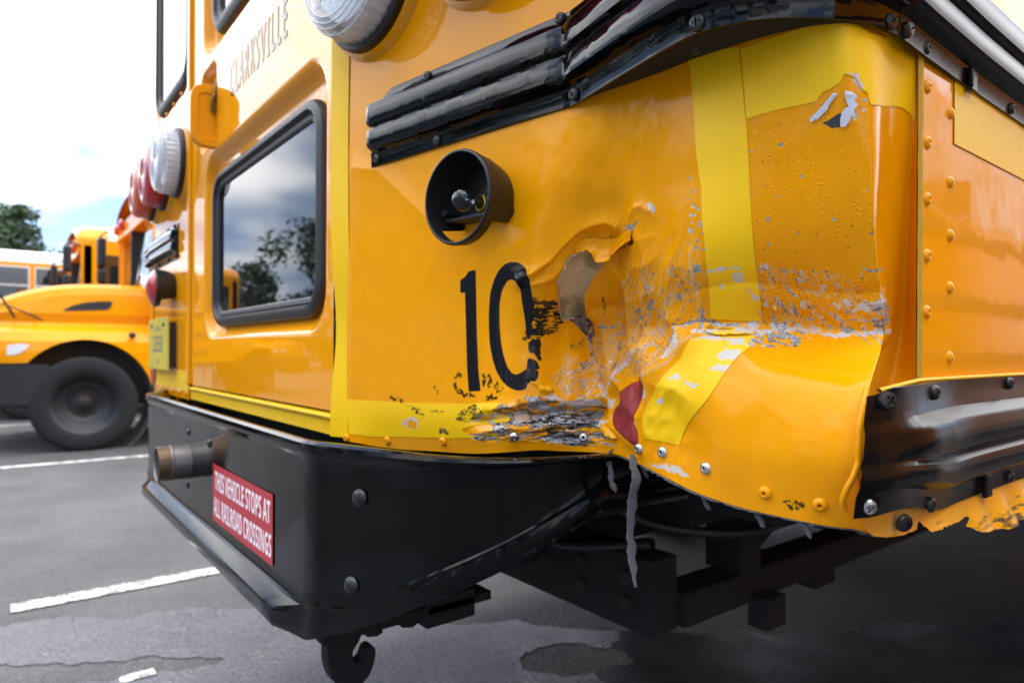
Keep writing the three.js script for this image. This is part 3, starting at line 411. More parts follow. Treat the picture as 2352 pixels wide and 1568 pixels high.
// its paint: colour, [coat, roughness, bare metal], relief; 0.42 mm a pixel
const TW = 2048, TH = 1088, PX = TW / 0.86, TOP = 0.31;
const panelUv = (u, v) => [u / 0.86, 1 - (TOP - v) * PX / TH];
const shapes = (list, extra) => { // a mask of filled shapes
  const c = canvas(TW, TH, (g) => { g.fillStyle = '#000'; g.fillRect(0, 0, TW, TH); g.fillStyle = g.strokeStyle = '#fff'; for (const p of list || []) { g.beginPath(); p.forEach(([u, v], i) => { const x = u * PX, y = (TOP - v) * PX; i ? g.lineTo(x, y) : g.moveTo(x, y); }); g.closePath(); g.fill(); } if (extra) extra(g); });
  const d = c.getContext('2d').getImageData(0, 0, TW, TH).data, m = new Uint8Array(TW * TH); for (let i = 0; i < m.length; i++) m[i] = d[i * 4]; return m;
};
const strokes = (g, list, width) => { g.lineCap = 'round'; g.lineJoin = 'round'; g.lineWidth = width; for (const p of list) { g.beginPath(); p.forEach(([u, v], i) => { const x = u * PX, y = (TOP - v) * PX; i ? g.lineTo(x, y) : g.moveTo(x, y); }); g.stroke(); } };
const inPolygon = (poly, x, y) => { let c = false; for (let i = 0, j = poly.length - 1; i < poly.length; j = i++) if ((poly[i][1] > y) !== (poly[j][1] > y) && x < (poly[j][0] - poly[i][0]) * (y - poly[i][1]) / (poly[j][1] - poly[i][1]) + poly[i][0]) c = !c; return c; };
function scatter(poly, count, seed, draw) { const r = random(seed); let x0 = 9, x1 = -9, y0 = 9, y1 = -9; for (const [x, y] of poly) { x0 = Math.min(x0, x); x1 = Math.max(x1, x); y0 = Math.min(y0, y); y1 = Math.max(y1, y); } for (let n = 0, k = 0; n < count && k < count * 20; k++) { const x = mix(x0, x1, r()), y = mix(y0, y1, r()); if (inPolygon(poly, x, y)) { draw(x * PX, (TOP - y) * PX, r); n++; } } }
const chip = (g, x, y, len, wid, ang, r) => { g.beginPath(); const n = 7; for (let k = 0; k < n; k++) { const t = k / n * Math.PI * 2, q = 0.65 + 0.6 * r(); const a = Math.cos(t) * len * q, b = Math.sin(t) * wid * q; const X = x + a * Math.cos(ang) - b * Math.sin(ang), Y = y + a * Math.sin(ang) + b * Math.cos(ang); k ? g.lineTo(X, Y) : g.moveTo(X, Y); } g.closePath(); g.fill(); };
const panelTextures = (() => {
  const metal = shapes(MARKS.metal, (g) => {
    scatter(MARKS.fleck[0], 95, 11, (x, y, r) => chip(g, x, y, 2 + r() * r() * r() * 22, 0.9 + r() * r() * 4.5, -1.15 + (r() - 0.5) * 0.7, r));
    scatter(MARKS.fleck[1], 120, 12, (x, y, r) => chip(g, x, y, 2 + r() * r() * r() * 22, 0.9 + r() * r() * 4.5, -1.0 + (r() - 0.5) * 1.1, r));
    scatter(MARKS.fleck[2], 38, 13, (x, y, r) => chip(g, x, y, 1.5 + r() * r() * r() * 22, 0.8 + r() * r() * 3.5, 0.9 + (r() - 0.5) * 0.9, r));
    scatter(MARKS.fleck[3], 44, 14, (x, y, r) => chip(g, x, y, 3 + r() * 11, 1.5 + r() * 3, 0.3 + (r() - 0.5) * 0.8, r));
    scatter(MARKS.fleckfine[0], 10, 15, (x, y, r) => chip(g, x, y, 1.5 + r() * 4, 1.2 + r() * 1.5, r() * 3, r));
    scatter(MARKS.fleckfine[1], 20, 16, (x, y, r) => chip(g, x, y, 1.5 + r() * 5, 1.4 + r() * 2.5, r() * 3, r));
    const gouge = (zone, n, seed, ang, len) => scatter(zone, n, seed, (x, y, r) => { const a = ang + (r() - 0.5) * 0.35, l = len * (0.3 + r()); g.lineWidth = 0.7 + r() * 1.6; g.beginPath(); g.moveTo(x, y); g.quadraticCurveTo(x + Math.cos(a) * l * 0.5 + (r() - 0.5) * 6, y + Math.sin(a) * l * 0.5, x + Math.cos(a) * l, y + Math.sin(a) * l); g.stroke(); });
    gouge(MARKS.fleck[0], 26, 61, -1.15, 40); gouge(MARKS.fleck[1], 34, 62, -0.95, 46); gouge(MARKS.fleck[2], 14, 63, 0.75, 40);
    scatter(MARKS.mangle[0], 90, 17, (x, y, r) => chip(g, x, y, 4 + r() * 26, 1 + r() * 3.5, (r() - 0.5) * 0.5, r));
  });
  const pink = shapes([], (g) => { // scuffed primer showing through
    scatter(MARKS.fleck[0], 120, 31, (x, y, r) => chip(g, x, y, 3 + r() * r() * 22, 1.2 + r() * 3, -1.1 + (r() - 0.5) * 0.8, r));
    scatter(MARKS.fleck[1], 260, 32, (x, y, r) => chip(g, x, y, 3 + r() * r() * 26, 1.2 + r() * 4, -1.0 + (r() - 0.5) * 0.9, r));
    scatter(MARKS.fleck[2], 110, 33, (x, y, r) => chip(g, x, y, 2 + r() * r() * 12, 1 + r() * 3, 0.8 + (r() - 0.5), r));
    g.lineCap = 'round'; for (const [zone, n, seed, ang] of [[MARKS.fleck[0], 60, 71, -1.15], [MARKS.fleck[1], 80, 72, -0.95], [MARKS.fleck[2], 26, 73, 0.75]]) scatter(zone, n, seed, (x, y, r) => { const a = ang + (r() - 0.5) * 0.4, l = 14 + 50 * r(); g.lineWidth = 0.7 + r() * 1.8; g.beginPath(); g.moveTo(x, y); g.lineTo(x + Math.cos(a) * l, y + Math.sin(a) * l); g.stroke(); });
    strokes(g, MARKS.crease.slice(2, 4), 7); strokes(g, [MARKS.crease[4]], 4);
  });
  const white = shapes(MARKS.white.concat(MARKS.holeTape), (g) => { strokes(g, [MARKS.crease[0]], 10); strokes(g, [MARKS.crease[1]], 9); scatter(MARKS.mangle[0], 40, 18, (x, y, r) => chip(g, x, y, 3 + r() * 16, 1 + r() * 3, (r() - 0.5) * 0.6, r)); scatter(MARKS.fleck[2], 26, 19, (x, y, r) => chip(g, x, y, 2 + r() * 5, 2 + r() * 4, r() * 3, r)); });
  const pits = shapes([], (g) => { scatter(MARKS.fleckfine[0], 170, 41, (x, y, r) => chip(g, x, y, 1.2 + r() * r() * 5, 1 + r() * 2.2, r() * 3, r)); scatter(MARKS.fleck[2], 260, 42, (x, y, r) => chip(g, x, y, 1.2 + r() * r() * 8, 1 + r() * 2.4, r() * 3, r)); scatter(MARKS.fleck[0], 200, 43, (x, y, r) => chip(g, x, y, 1.2 + r() * r() * 8, 1 + r() * 2.4, r() * 3, r)); scatter(MARKS.fleck[1], 220, 44, (x, y, r) => chip(g, x, y, 1.2 + r() * r() * 8, 1 + r() * 2.4, r() * 3, r)); });
  const tapes = shapes(MARKS.tape), dark = shapes(MARKS.dark.concat(MARKS.puncture)), mangle = shapes(MARKS.mangle), scrape = shapes(MARKS.scrape), olive = shapes(MARKS.olive), smear = shapes(MARKS.smear), tear = shapes(MARKS.tear), inner = shapes(MARKS.holeTapeIn), tornDark = shapes(MARKS.tornDark);
  const smudge = shapes([], (g) => strokes(g, MARKS.smudge, 11));
  const T8 = new Float32Array(512 * 512), T32 = new Float32Array(512 * 512), T3 = new Float32Array(512 * 512);
  for (let j = 0; j < 512; j++) for (let i = 0; i < 512; i++) { const o = j * 512 + i; T8[o] = loopFbm(i / 512, j / 512, 64, 5, 3); T32[o] = loopFbm(i / 512, j / 512, 16, 15, 4); T3[o] = loopNoise(i / 512, j / 512, 170, 25); }
  const at = (T, x, y) => T[((y & 511) << 9) | (x & 511)];
  const col = new Uint8Array(TW * TH * 4), orm = new Uint8Array(TW * TH * 4), bmp = new Uint8Array(TW * TH * 4);
  const C = { base: [239, 156, 3], metal: [184, 187, 192], pink: [222, 168, 112], white: [204, 197, 196], dark: [42, 38, 34], black: [26, 23, 20], tape: [255, 198, 0], grey: [112, 106, 100], olive: [112, 98, 22], rust: [168, 104, 30] };
  for (let y = 0; y < TH; y++) for (let x = 0; x < TW; x++) {
    const n8 = at(T8, x, y), n32 = at(T32, x + 90, y + 37), n3 = at(T3, x, y), m8 = at(T8, x + 211, y + 97);
    const jx = clamp(Math.round(x + (n8 - 0.5) * 16 + (n3 - 0.5) * 4), 0, TW - 1), jy = clamp(Math.round(y + (m8 - 0.5) * 16), 0, TH - 1), q = jy * TW + jx, o = y * TW + x, e2 = clamp(Math.round(y + (m8 - 0.5) * 5 + (n3 - 0.5) * 3), 0, TH - 1) * TW + clamp(Math.round(x + (n8 - 0.5) * 5), 0, TW - 1);
    let c = C.base, cut = 0, coat = 1, rough = 0.13 + (n32 - 0.5) * 0.10, met = 0, hgt = 0.5 + (n32 - 0.5) * 0.02;
    let r = c[0], g = c[1], b = c[2]; const k0 = 1 + (n32 - 0.5) * 0.05; r *= k0; g *= k0;
    const lay = (p, t) => { r = mix(r, p[0], t); g = mix(g, p[1], t); b = mix(b, p[2], t); };
    if (olive[q]) { lay(C.olive, clamp(0.2 + 1.6 * (n8 - 0.35))); rough = 0.6; coat = 0.4; }
    if (tear[o]) { lay(C.grey, 0.95); lay(C.dark, clamp((n8 - 0.45) * 3)); coat = 0; rough = 0.7; hgt -= 0.25; }
    if (mangle[q]) { // ground metal, dirt and shreds of paint
      const f = at(T32, (x * 0.4 + 90) | 0, (y * 1.5) | 0) * 0.6 + at(T8, (x * 0.35) | 0, (y * 1.3) | 0) * 0.4; coat = 0.1; rough = 0.62;
      if (f < 0.50) { lay(C.grey, 0.9); lay(C.metal, smooth(0.46, 0.40, f) * 0.8); lay(C.dark, smooth(0.40, 0.33, f)); met = 0.6 * smooth(0.36, 0.42, f); rough = 0.5; } else if (f < 0.55) { lay(C.rust, 0.85); } else coat = 0.5;
      lay(C.white, clamp((n3 * m8 - 0.42) * 4) * 0.8); hgt += (n8 - 0.5) * 0.3;
    }
    if (scrape[q]) { const f = at(T8, (x * 0.5) | 0, (y * 2) | 0); lay(C.black, smooth(0.42, 0.56, f * 0.6 + n32 * 0.4) * 0.95); lay(C.olive, smooth(0.55, 0.7, m8) * 0.5); coat = 0.2; rough = 0.65; hgt += (f - 0.5) * 0.3; }
    if (tapes[o] && !tear[o]) { const da = (x + y) / 12.4, db = (x - y) / 12.4, net = smooth(0.14, 0.05, Math.min(Math.abs(da - Math.round(da)), Math.abs(db - Math.round(db)))) * smooth(0.35, 0.6, n32 + 0.1); lay(C.tape, 1); r = Math.min(255, r * (0.98 + 0.02 * net)); g *= 0.98 + 0.05 * net; coat = 0.35; rough = 0.5; hgt += 0.03; }
    if (smear[o]) { const f = at(T8, x, (y * 1.5) | 0) * 0.6 + n32 * 0.4; lay(C.black, smooth(0.46, 0.62, f) * 0.8); }
    if (smudge[q]) lay(C.black, smooth(0.36, 0.56, n8 * 0.6 + n32 * 0.4) * 0.8);
    if (pits[o]) { hgt += n3 > 0.4 ? 0.2 : -0.2; const e = n3 > 0.4 ? 1.06 : 0.86; r = Math.min(255, r * e); g = Math.min(255, g * e); rough += 0.1; }
    if (pink[e2] && n3 > 0.22) { lay(C.pink, 0.85); coat = 0.15; rough = 0.7; hgt -= 0.06; }
    if (dark[q]) { const sm = at(T8, (x * 0.3) | 0, (y * 1.4) | 0); lay(C.dark, clamp(0.35 + (sm - 0.3) * 1.6)); lay(C.metal, smooth(0.55, 0.7, m8) * 0.6); coat = 0; rough = 0.7; hgt += (n8 - 0.6) * 0.6; met = 0.3; }
    if (white[q]) { lay(C.white, 0.95); lay(C.pink, smooth(0.56, 0.7, n32) * 0.6); coat = 0; rough = 0.65; hgt += (n8 - 0.5) * 0.25; met = 0; }
    if (inner[q]) { lay(C.base, 1); coat = 1; rough = 0.4; met = 0; }
    if (metal[e2]) { lay(C.metal, 0.95); const e = 0.45 + 0.5 * n3 + 0.4 * at(T8, (x * 0.3) | 0, (y * 0.3) | 0); r *= e; g *= e; b *= e; coat = 0; rough = 0.42 + 0.2 * n8; met = 0.55; hgt -= 0.1; }
    if (tornDark[o]) { lay([70, 70, 72], 1); coat = 0; rough = 0.6; met = 0.3; }
    const t = ((TH - 1 - y) * TW + x) * 4;
    col[t] = r; col[t + 1] = g; col[t + 2] = b; orm[t] = clamp(coat) * 255; orm[t + 1] = clamp(rough) * 255; orm[t + 2] = clamp(met) * 255; bmp[t] = bmp[t + 1] = bmp[t + 2] = clamp(hgt) * 255; col[t + 3] = orm[t + 3] = bmp[t + 3] = 255;
  }
  const make = (d, s) => { const t = new THREE.DataTexture(d, TW, TH); if (s) t.colorSpace = THREE.SRGBColorSpace; t.magFilter = THREE.LinearFilter; t.minFilter = THREE.LinearMipmapLinearFilter; t.needsUpdate = true; return t; };
  return { col: make(col, true), orm: make(orm), bmp: make(bmp) };
})();
const panelPaint = new THREE.MeshPhysicalMaterial({ map: panelTextures.col, roughness: 1, roughnessMap: panelTextures.orm, metalness: 1, metalnessMap: panelTextures.orm, ior: 1.27, bumpMap: panelTextures.bmp, bumpScale: 0.0012 });

// the panel itself, with the torn hole
const rounded = (poly, n) => new THREE.CatmullRomCurve3(poly.map(([u, v]) => V(u, v, 0)), true, 'centripetal').getPoints(n).map((p) => [p.x, p.y]);
const holeInside = polygonDistance(rounded(MARKS.hole[0], 130));
const ragged = (u, v, a) => (noise(u * 420, v * 420, 3) - 0.5) * a;
const cornerPanel = part('corner_panel', cutSheet(0, panelSpan, -0.135, 0.30, CELL, (u, v) => { if (u < 0.36 || u > 0.5 || v < 0.0 || v > 0.16) return -1; return -(holeInside(u, v) + ragged(u, v, 0.0016)); }, (u, v) => panelAt(u, v), panelUv), panelPaint, bus, 'dented yellow corner panel with torn hole, scraped to bare metal');
const skin = (name, poly, out, material, label, cell = 0.0016, rough = 0.0006, uvAt = panelUv) => {
  const d = polygonDistance(poly); let x0 = 9, x1 = -9, y0 = 9, y1 = -9; for (const [x, y] of poly) { x0 = Math.min(x0, x); x1 = Math.max(x1, x); y0 = Math.min(y0, y); y1 = Math.max(y1, y); } const e = 0.003;
  const lift = typeof out === 'function' ? out : () => out;
  return part(name, cutSheet(x0 - e, x1 + e, Math.max(-0.135, y0 - e), Math.min(0.30, y1 + e), cell, (u, v) => d(u, v) + ragged(u, v, rough), (u, v) => panelAt(u, v, lift(u, v, d)), uvAt), material, cornerPanel, label);
};
const panelTape = new THREE.MeshPhysicalMaterial({ map: panelTextures.col, roughness: 0.5, metalness: 0, ior: 1.38, bumpMap: panelTextures.bmp, bumpScale: 0.0008 });
['strip standing above the crease', 'strip wrapped round the corner under the rail, torn', 'strip slanting below the crease, flaking', 'crumpled scrap in the crease', 'strip along the bottom edge, scuffed'].forEach((t, i) => skin('reflective_tape', MARKS.tape[i], i === 3 ? 0.0025 : 0.0006, panelTape, 'yellow reflective tape ' + t, 0.0016, i > 2 ? 0.002 : 0.0005));
const vinyl = new THREE.MeshPhysicalMaterial({ color: rgb(0.010, 0.010, 0.012), roughness: 0.14, ior: 1.3, bumpMap: panelTextures.bmp, bumpScale: 0.001 });
skin('numeral_one', MARKS.one[0], 0.0004, vinyl, 'black vinyl digit 1', 0.0014, 0.0002);
skin('numeral_zero', rounded(MARKS.zero[0], 240), 0.0004, vinyl, 'black vinyl digit 0 with torn side', 0.0014, 0.0005);
skin('numeral_scrap', MARKS.zero[1], 0.0008, vinyl, 'torn scrap of the black digit 0', 0.0012, 0.002);
skin('numeral_scrap', MARKS.zero[2], 0.0008, vinyl, 'torn scrap of the black digit 0', 0.0012, 0.002);
const redVinyl = new THREE.MeshPhysicalMaterial({ color: rgb(0.36, 0.022, 0.035), map: computed(256, 256, (u, v) => { const n = 0.72 + 0.28 * loopFbm(u, v * 0.5, 24, 3, 3), s = smooth(0.66, 0.76, loopFbm(u, v, 30, 40, 3)); return [n + s * 0.3, n * 0.9 + s * 0.35, n * 0.9 + s * 0.35]; }, true), roughness: 0.5, clearcoat: 0.3, clearcoatRoughness: 0.35 });
redVinyl.map.repeat.set(14, 14);
skin('reflector', rounded(MARKS.reflector[0], 80), (u, v, d) => 0.0008 + 0.0022 * smooth(0, -0.006, d(u, v)), redVinyl, 'folded dull red reflector', 0.0012, 0.0003, (u, v) => [u, v]);
// foil curling off where the tape was torn
const foil = new THREE.MeshPhysicalMaterial({ color: rgb(0.60, 0.62, 0.68), roughness: 0.5, metalness: 0.15 });
MARKS.torn.forEach((p) => skin('tape_foil', p, (u, v, d) => 0.002 + 0.012 * smooth(0, -0.003, d(u, v)) * smooth(0.20, 0.235, v), foil, 'pale foil backing curling off', 0.0007, 0.0004));
const flake = new THREE.MeshPhysicalMaterial({ color: rgb(0.87, 0.40, 0.003), roughness: 0.3, ior: 1.33, bumpMap: repeated(film, 20), bumpScale: 0.002 });
MARKS.flap.forEach((p, i) => skin('paint_flap', rounded(p, 40), (u, v, d) => 0.0006 + (0.0045 + 0.003 * noise(u * 160, v * 160)) * smooth(0, -0.004, d(u, v)), flake, 'loose flake of yellow sheet', 0.0009, 0.0012, (u, v) => [u, v]));
// the torn lip above the hole: a curled band of sheet metal
{
  const lip = MARKS.lip[0], pos = [], idx = [], uvs = [], n = 90, m = 10, c = new THREE.CatmullRomCurve3(lip.map(([u, v]) => V(u, v, 0)));
  for (let i = 0; i <= n; i++) {
    const t = i / n, p = c.getPoint(t), k = Math.sin(Math.PI * clamp(t * 0.96 + 0.02)) , width = (0.006 + 0.007 * smooth(0.2, 0.6, t)) * (0.5 + 0.5 * k) * (0.85 + 0.3 * noise(t * 11, 3));
    for (let q = 0; q <= m; q++) { const f = q / m, a = f * 1.9, up = 0.006 * (1 - f) , u = p.x + (noise(t * 30, f * 3) - 0.5) * 0.001, v = p.y + 0.006 * (1 - f) - Math.sin(a) * width * 0.62; const o = (0.0012 + (1 - Math.cos(a * 1.15)) * width * 0.75 + 0.0016 * (noise(t * 22, f * 3, 6) - 0.3)) * smooth(0, 0.12, f); const w = panelAt(u, Math.max(v, -0.1), o * k + 0.0008 + 0.0012 * noise(t * 40, f * 5)); pos.push(...w); const tuv = panelUv(u, p.y + 0.012 + 0.006 * (1 - f)); uvs.push(...tuv); }
  }
  for (let i = 0; i < n; i++) for (let q = 0; q < m; q++) { const a = i * (m + 1) + q, b = a + m + 1; idx.push(a, b, a + 1, b, b + 1, a + 1); }
  part('torn_lip', geometryOf(pos, idx, uvs), panelPaint, cornerPanel, 'curled torn lip of sheet metal over the hole');
}
// pale torn edge round the hole
{ const c = new THREE.CatmullRomCurve3(MARKS.rim[0].map(([u, v]) => V(u, v, 0))), pts = []; for (let i = 0; i <= 120; i++) { const p = c.getPoint(i / 120), w = panelAt(p.x + (noise(i * 0.6, 1) - 0.5) * 0.0018, p.y + (noise(i * 0.6, 9) - 0.5) * 0.0018, 0.0006 + 0.0022 * noise(i * 0.35, 4)); pts.push(V(...w)); }
  part('torn_edge', new THREE.TubeGeometry(new THREE.CatmullRomCurve3(pts), 260, 0.0007, 6), new THREE.MeshStandardMaterial({ color: rgb(0.52, 0.47, 0.40), roughness: 0.45, metalness: 0.4 }), cornerPanel, 'pale bare edge of the torn sheet'); }
// what the hole shows: the inner post sheet
{
  const grime = computed(512, 512, (u, v) => { const n = loopFbm(u, v, 5, 61, 5), s = smooth(0.52, 0.7, loopFbm(u, v, 4, 71, 4)), d = smooth(0.5, 0.72, loopFbm(u, v, 7, 91, 5)); return [mix(mix(0.94, 0.86, n), 0.90, s) * (1 - 0.25 * d), mix(mix(0.83, 0.74, n), 0.70, s) * (1 - 0.28 * d), mix(mix(0.64, 0.53, n), 0.16, s) * (1 - 0.34 * d)]; }, true); grime.repeat.set(6, 6);
  const liner = new THREE.MeshStandardMaterial({ map: grime, roughness: 0.75, bumpMap: repeated(film, 10), bumpScale: 0.002 });
  part('inner_sheet', cutSheet(0.33, 0.52, -0.02, 0.19, 0.005, () => -1, (u, v) => { const p = panelAt(u, v, -0.005 - 0.010 * smooth(0.455, 0.40, u) + (noise(u * 34, v * 34, 5) - 0.5) * 0.008); return p; }), liner, bus, 'dull stained inner sheet seen through the hole');
}
const rivetSteelPaint = new THREE.MeshPhysicalMaterial({ color: rgb(...YELLOW), roughness: 0.12, ior: 1.33 });
for (const [u, v] of MARKS.rivetPaint[0]) place('rivet', domeRivet, rivetSteelPaint, cornerPanel, panelAt(u, v, 0.0008), panelNormal(u, v), 0, 0.92);
for (const [u, v] of MARKS.rivetSteel[0]) place('rivet', domeRivet, steel, cornerPanel, panelAt(u, v, 0.0008), panelNormal(u, v), 0, 0.95);
// grey sealant strips hanging from the torn bottom edge
{
  const sealant = new THREE.MeshStandardMaterial({ color: rgb(0.085, 0.082, 0.085), roughness: 0.85, bumpMap: repeated(film, 30), bumpScale: 0.003 });
  const strip = (pts, w, seed) => { const c = new THREE.CatmullRomCurve3(pts.map((p) => V(...p))), n = 60, m = 10, pos = [], idx = []; for (let i = 0; i <= n; i++) { const t = i / n, p = c.getPoint(t), k = w * (0.7 + 0.5 * noise(t * 9, seed)) * (0.45 + 0.55 * smooth(0, 0.2, t)) * (1 - 0.75 * smooth(0.86, 1, t)); for (let q = 0; q < m; q++) { const a = q / m * Math.PI * 2, e = 1 + 0.9 * (noise(t * 40, q * 1.7, seed) - 0.5); pos.push(p.x + Math.cos(a) * k * e * 0.62, p.y + (noise(t * 60, q, seed + 3) - 0.5) * 0.001, p.z - Math.cos(a) * k * e * 0.78 + Math.sin(a) * k * 0.4 * e); } } for (let i = 0; i < n; i++) for (let q = 0; q < m; q++) { const a = i * m + q, b = i * m + (q + 1) % m; idx.push(a, a + m, b, b, a + m, b + m); } return geometryOf(pos, idx); };
  part('sealant_strip', strip([[0.950, 0.892, -0.128], [0.957, 0.882, -0.122], [0.962, 0.868, -0.120], [0.956, 0.845, -0.121], [0.953, 0.815, -0.122], [0.955, 0.785, -0.122], [0.962, 0.757, -0.120]], 0.0050, 2), sealant, bus, 'long grey strip of sealant hanging down');
  part('sealant_strip', strip([[0.902, 0.890, -0.148], [0.900, 0.880, -0.143], [0.907, 0.868, -0.140], [0.910, 0.856, -0.138], [0.919, 0.845, -0.136]], 0.003, 5), sealant, bus, 'short grey strip of sealant hanging down');
  // ragged sealant along the bottom edge
  const r = random(77), run = []; for (let u = 0.43; u < 0.80; u += 0.006) { const p = panelAt(u + 0.003 * r(), -0.1345, 0.0004); run.push([p[0], p[1] - 0.0002 - 0.0018 * r(), p[2]]); }
  const edge = []; for (let k = 0; k + 6 < run.length; k += 6) edge.push(strip(run.slice(k, k + 7), 0.0032, 20 + k)); 
  for (const k of [12, 27, 34, 41]) { const p = run[k]; edge.push(strip([p, [p[0] + 0.003, p[1] - 0.006, p[2] - 0.002], [p[0] + 0.006, p[1] - 0.013, p[2] - 0.003]], 0.0022, 40 + k)); }
  part('sealant_bead', join(edge), sealant, bus, 'ragged grey sealant along the torn bottom edge').userData.kind = 'stuff';
}
// ---------------------------------------------------------------- the rest of the bus body; rear face at z = 0, flank at x = 1.181
const FLANK = 1.1835;
const plan = (s) => [0.47 + 0.985 * s, -0.1725 * s];
// upper corner panel above the rail
{
  const path = resample([[0.502, -0.0057], [0.908, -0.0767]], 0.04).concat(curve2([[0.95, -0.084], [1.02, -0.092], [1.09, -0.098], [1.135, -0.107], [1.165, -0.126], [1.179, -0.16], [1.1815, -0.20], [1.181, -0.243]], 0.012));
  const ys = []; for (let y = 1.30; y <= 2.9; y += 0.04) ys.push([y, (noise(y * 5, 2) - 0.5) * 0.0012]);
  part('tail_panel', sweep(path, () => ys, 0.8), paint, bus, 'yellow panel above the bent rail');
}
// flank: one large sheet, slightly wavy
part('flank_panel', cutSheet(-9.0, -0.236, 0.852, 2.9, 0.06, () => -1, (z, y) => [FLANK + (noise(z * 5, y * 5, 4) - 0.5) * 0.0012, y, z]), paint, bus);
part('flank_panel', cutSheet(-9.0, -0.12, 0.852, 2.9, 0.25, () => -1, (z, y) => [-FLANK, y, z]), paint, bus);
{ // roof and front closing
  const pos = [], idx = [], n = 24; for (const z of [-9.0, -0.1]) for (let i = 0; i <= n; i++) { const a = i / n * Math.PI; pos.push(Math.cos(a) * FLANK, 2.9 + Math.sin(a) * 0.28, z); } for (let i = 0; i < n; i++) idx.push(i, i + 1, i + n + 1, i + 1, i + n + 2, i + n + 1);
  part('roof', geometryOf(pos, idx), paint, bus); part('front_wall', box(-FLANK, FLANK, 0.85, 3.15, -9.05, -9.0), paint, bus); part('roof_end', box(-1.15, 1.15, 2.85, 3.12, -0.14, -0.10), paint, bus);
}
part('floor', box(-1.17, 1.165, 0.845, 0.875, -9.0, -0.27), frameSteel, bus);
part('added_dark_plate', box(-1.05, 0.86, 0.80, 0.868, -0.22, -0.16), frameSteel, bus);  // added black plate, stops light coming through below the panels
part('interior_lining', join([box(-1.16, 1.14, 0.88, 2.9, -2.4, -2.38), box(-1.16, -1.15, 0.88, 2.9, -2.38, -0.14), box(1.10, 1.12, 0.88, 2.9, -2.38, -0.28)]), interiorGrey, bus);
// sealed seam between corner panel and flank
{
  const olive = new THREE.MeshPhysicalMaterial({ color: rgb(0.50, 0.29, 0.012), roughness: 0.6, bumpMap: repeated(film, 20), bumpScale: 0.002 });
  const pos = [], idx = [], n = 160, m = 5; for (let i = 0; i <= n; i++) { const y = mix(0.978, 1.262, i / n), w = 0.0042 + 0.0008 * noise(y * 60, 1); for (let q = 0; q <= m; q++) { const a = q / m * Math.PI; pos.push(1.1835 + Math.sin(a) * 0.0022 * (0.7 + 0.6 * noise(y * 110, q, 4)), y, -0.239 - Math.cos(a) * w); } }
  for (let i = 0; i < n; i++) for (let q = 0; q < m; q++) { const a = i * (m + 1) + q, b = a + m + 1; idx.push(a, b, a + 1, b, b + 1, a + 1); }
  part('seam_sealant', geometryOf(pos, idx), olive, bus);
}
for (const y of [1.2380, 1.1883, 1.1377, 1.0871, 1.0369]) place('rivet', domeRivet, rivetSteelPaint, bus, [FLANK, y, -0.2532], [1, 0, 0]);
for (const y of [1.2265, 1.1615, 1.1114, 1.0621, 0.9963]) for (let k = 0; k < 4; k++) place('rivet', plainRivet, rivetSteelPaint, bus, [FLANK, y, -0.3069 - k * 0.62], [1, 0, 0]);
part('reflective_tape', cutSheet(-9, -0.315, 1.199, 1.262, 0.08, () => -1, (z, y) => [FLANK + 0.0014, y, z]), tape, bus, 'yellow reflective tape along the flank');
// torn skirt below the lower rail
{
  const bottom = [[-0.105, 0.872], [-0.122, 0.862], [-0.1391, 0.8572], [-0.1866, 0.850], [-0.2168, 0.8491], [-0.2304, 0.8545], [-0.2473, 0.843], [-0.2687, 0.8427], [-0.3102, 0.8422], [-0.345, 0.8426], [-0.3324, 0.8346], [-0.3555, 0.8254], [-0.4314, 0.819], [-0.4884, 0.8207], [-0.5222, 0.8171], [-0.62, 0.812], [-0.75, 0.818], [-1.0, 0.80], [-1.4, 0.80]];
  const d = polygonDistance(bottom.concat([[-1.4, 0.90], [-0.11, 0.90]]));
  const g = cutSheet(-1.4, -0.105, 0.79, 0.90, 0.003, (z, y) => d(z, y) + (noise(z * 300, y * 300) - 0.5) * 0.002, (z, y) => { const k = smooth(0.866, 0.815, y); return [FLANK + 0.0015 + k * (0.012 + 0.010 * (noise(z * 30, y * 30, 2) - 0.3)) * smooth(-0.15, -0.26, z) + (noise(z * 60, y * 60) - 0.5) * 0.003 * k + 0.010 * smooth(-0.26, -0.12, z), y, z]; });
  const wear = computed(1024, 256, (u, v) => { const n = loopFbm(u, v, 40, 3, 4), m = loopFbm(u, v, 14, 9, 4), low = smooth(0.56, 0.30, v + (m - 0.5) * 0.5); const bare = smooth(0.50, 0.64, n * 0.6 + m * 0.4 + low * 0.10 - 0.05) * low; return [mix(0.906, 0.26, bare), mix(0.62, 0.23, bare), mix(0.04, 0.2, bare)]; }, true);
  wear.wrapT = THREE.ClampToEdgeWrapping; wear.repeat.set(1.6, 1 / 0.11); wear.offset.set(0, -0.79 / 0.11);
  part('torn_skirt', g, new THREE.MeshPhysicalMaterial({ map: wear, roughness: 0.5, clearcoat: 0.4, clearcoatRoughness: 0.2 }), bus, 'torn yellow skirt edge with scraped paint');
}
place('bolt', crossScrew, worn, bus, [1.1985, 0.8645, -0.170], [1, -0.2, 0.3], 0.4, 1.15);
// rolled edge of the corner panel beside the lower rail
part('panel_edge', tube([[1.1877, 0.9721, -0.1294], [1.1888, 0.9601, -0.1211], [1.1890, 0.9439, -0.1149], [1.1895, 0.9277, -0.1123], [1.1895, 0.9178, -0.1123], [1.1871, 0.9062, -0.1092], [1.1829, 0.8959, -0.1070], [1.1799, 0.8870, -0.1080], [1.1792, 0.8790, -0.1121]], 0.0026, 60, 8), rivetSteelPaint, bus);

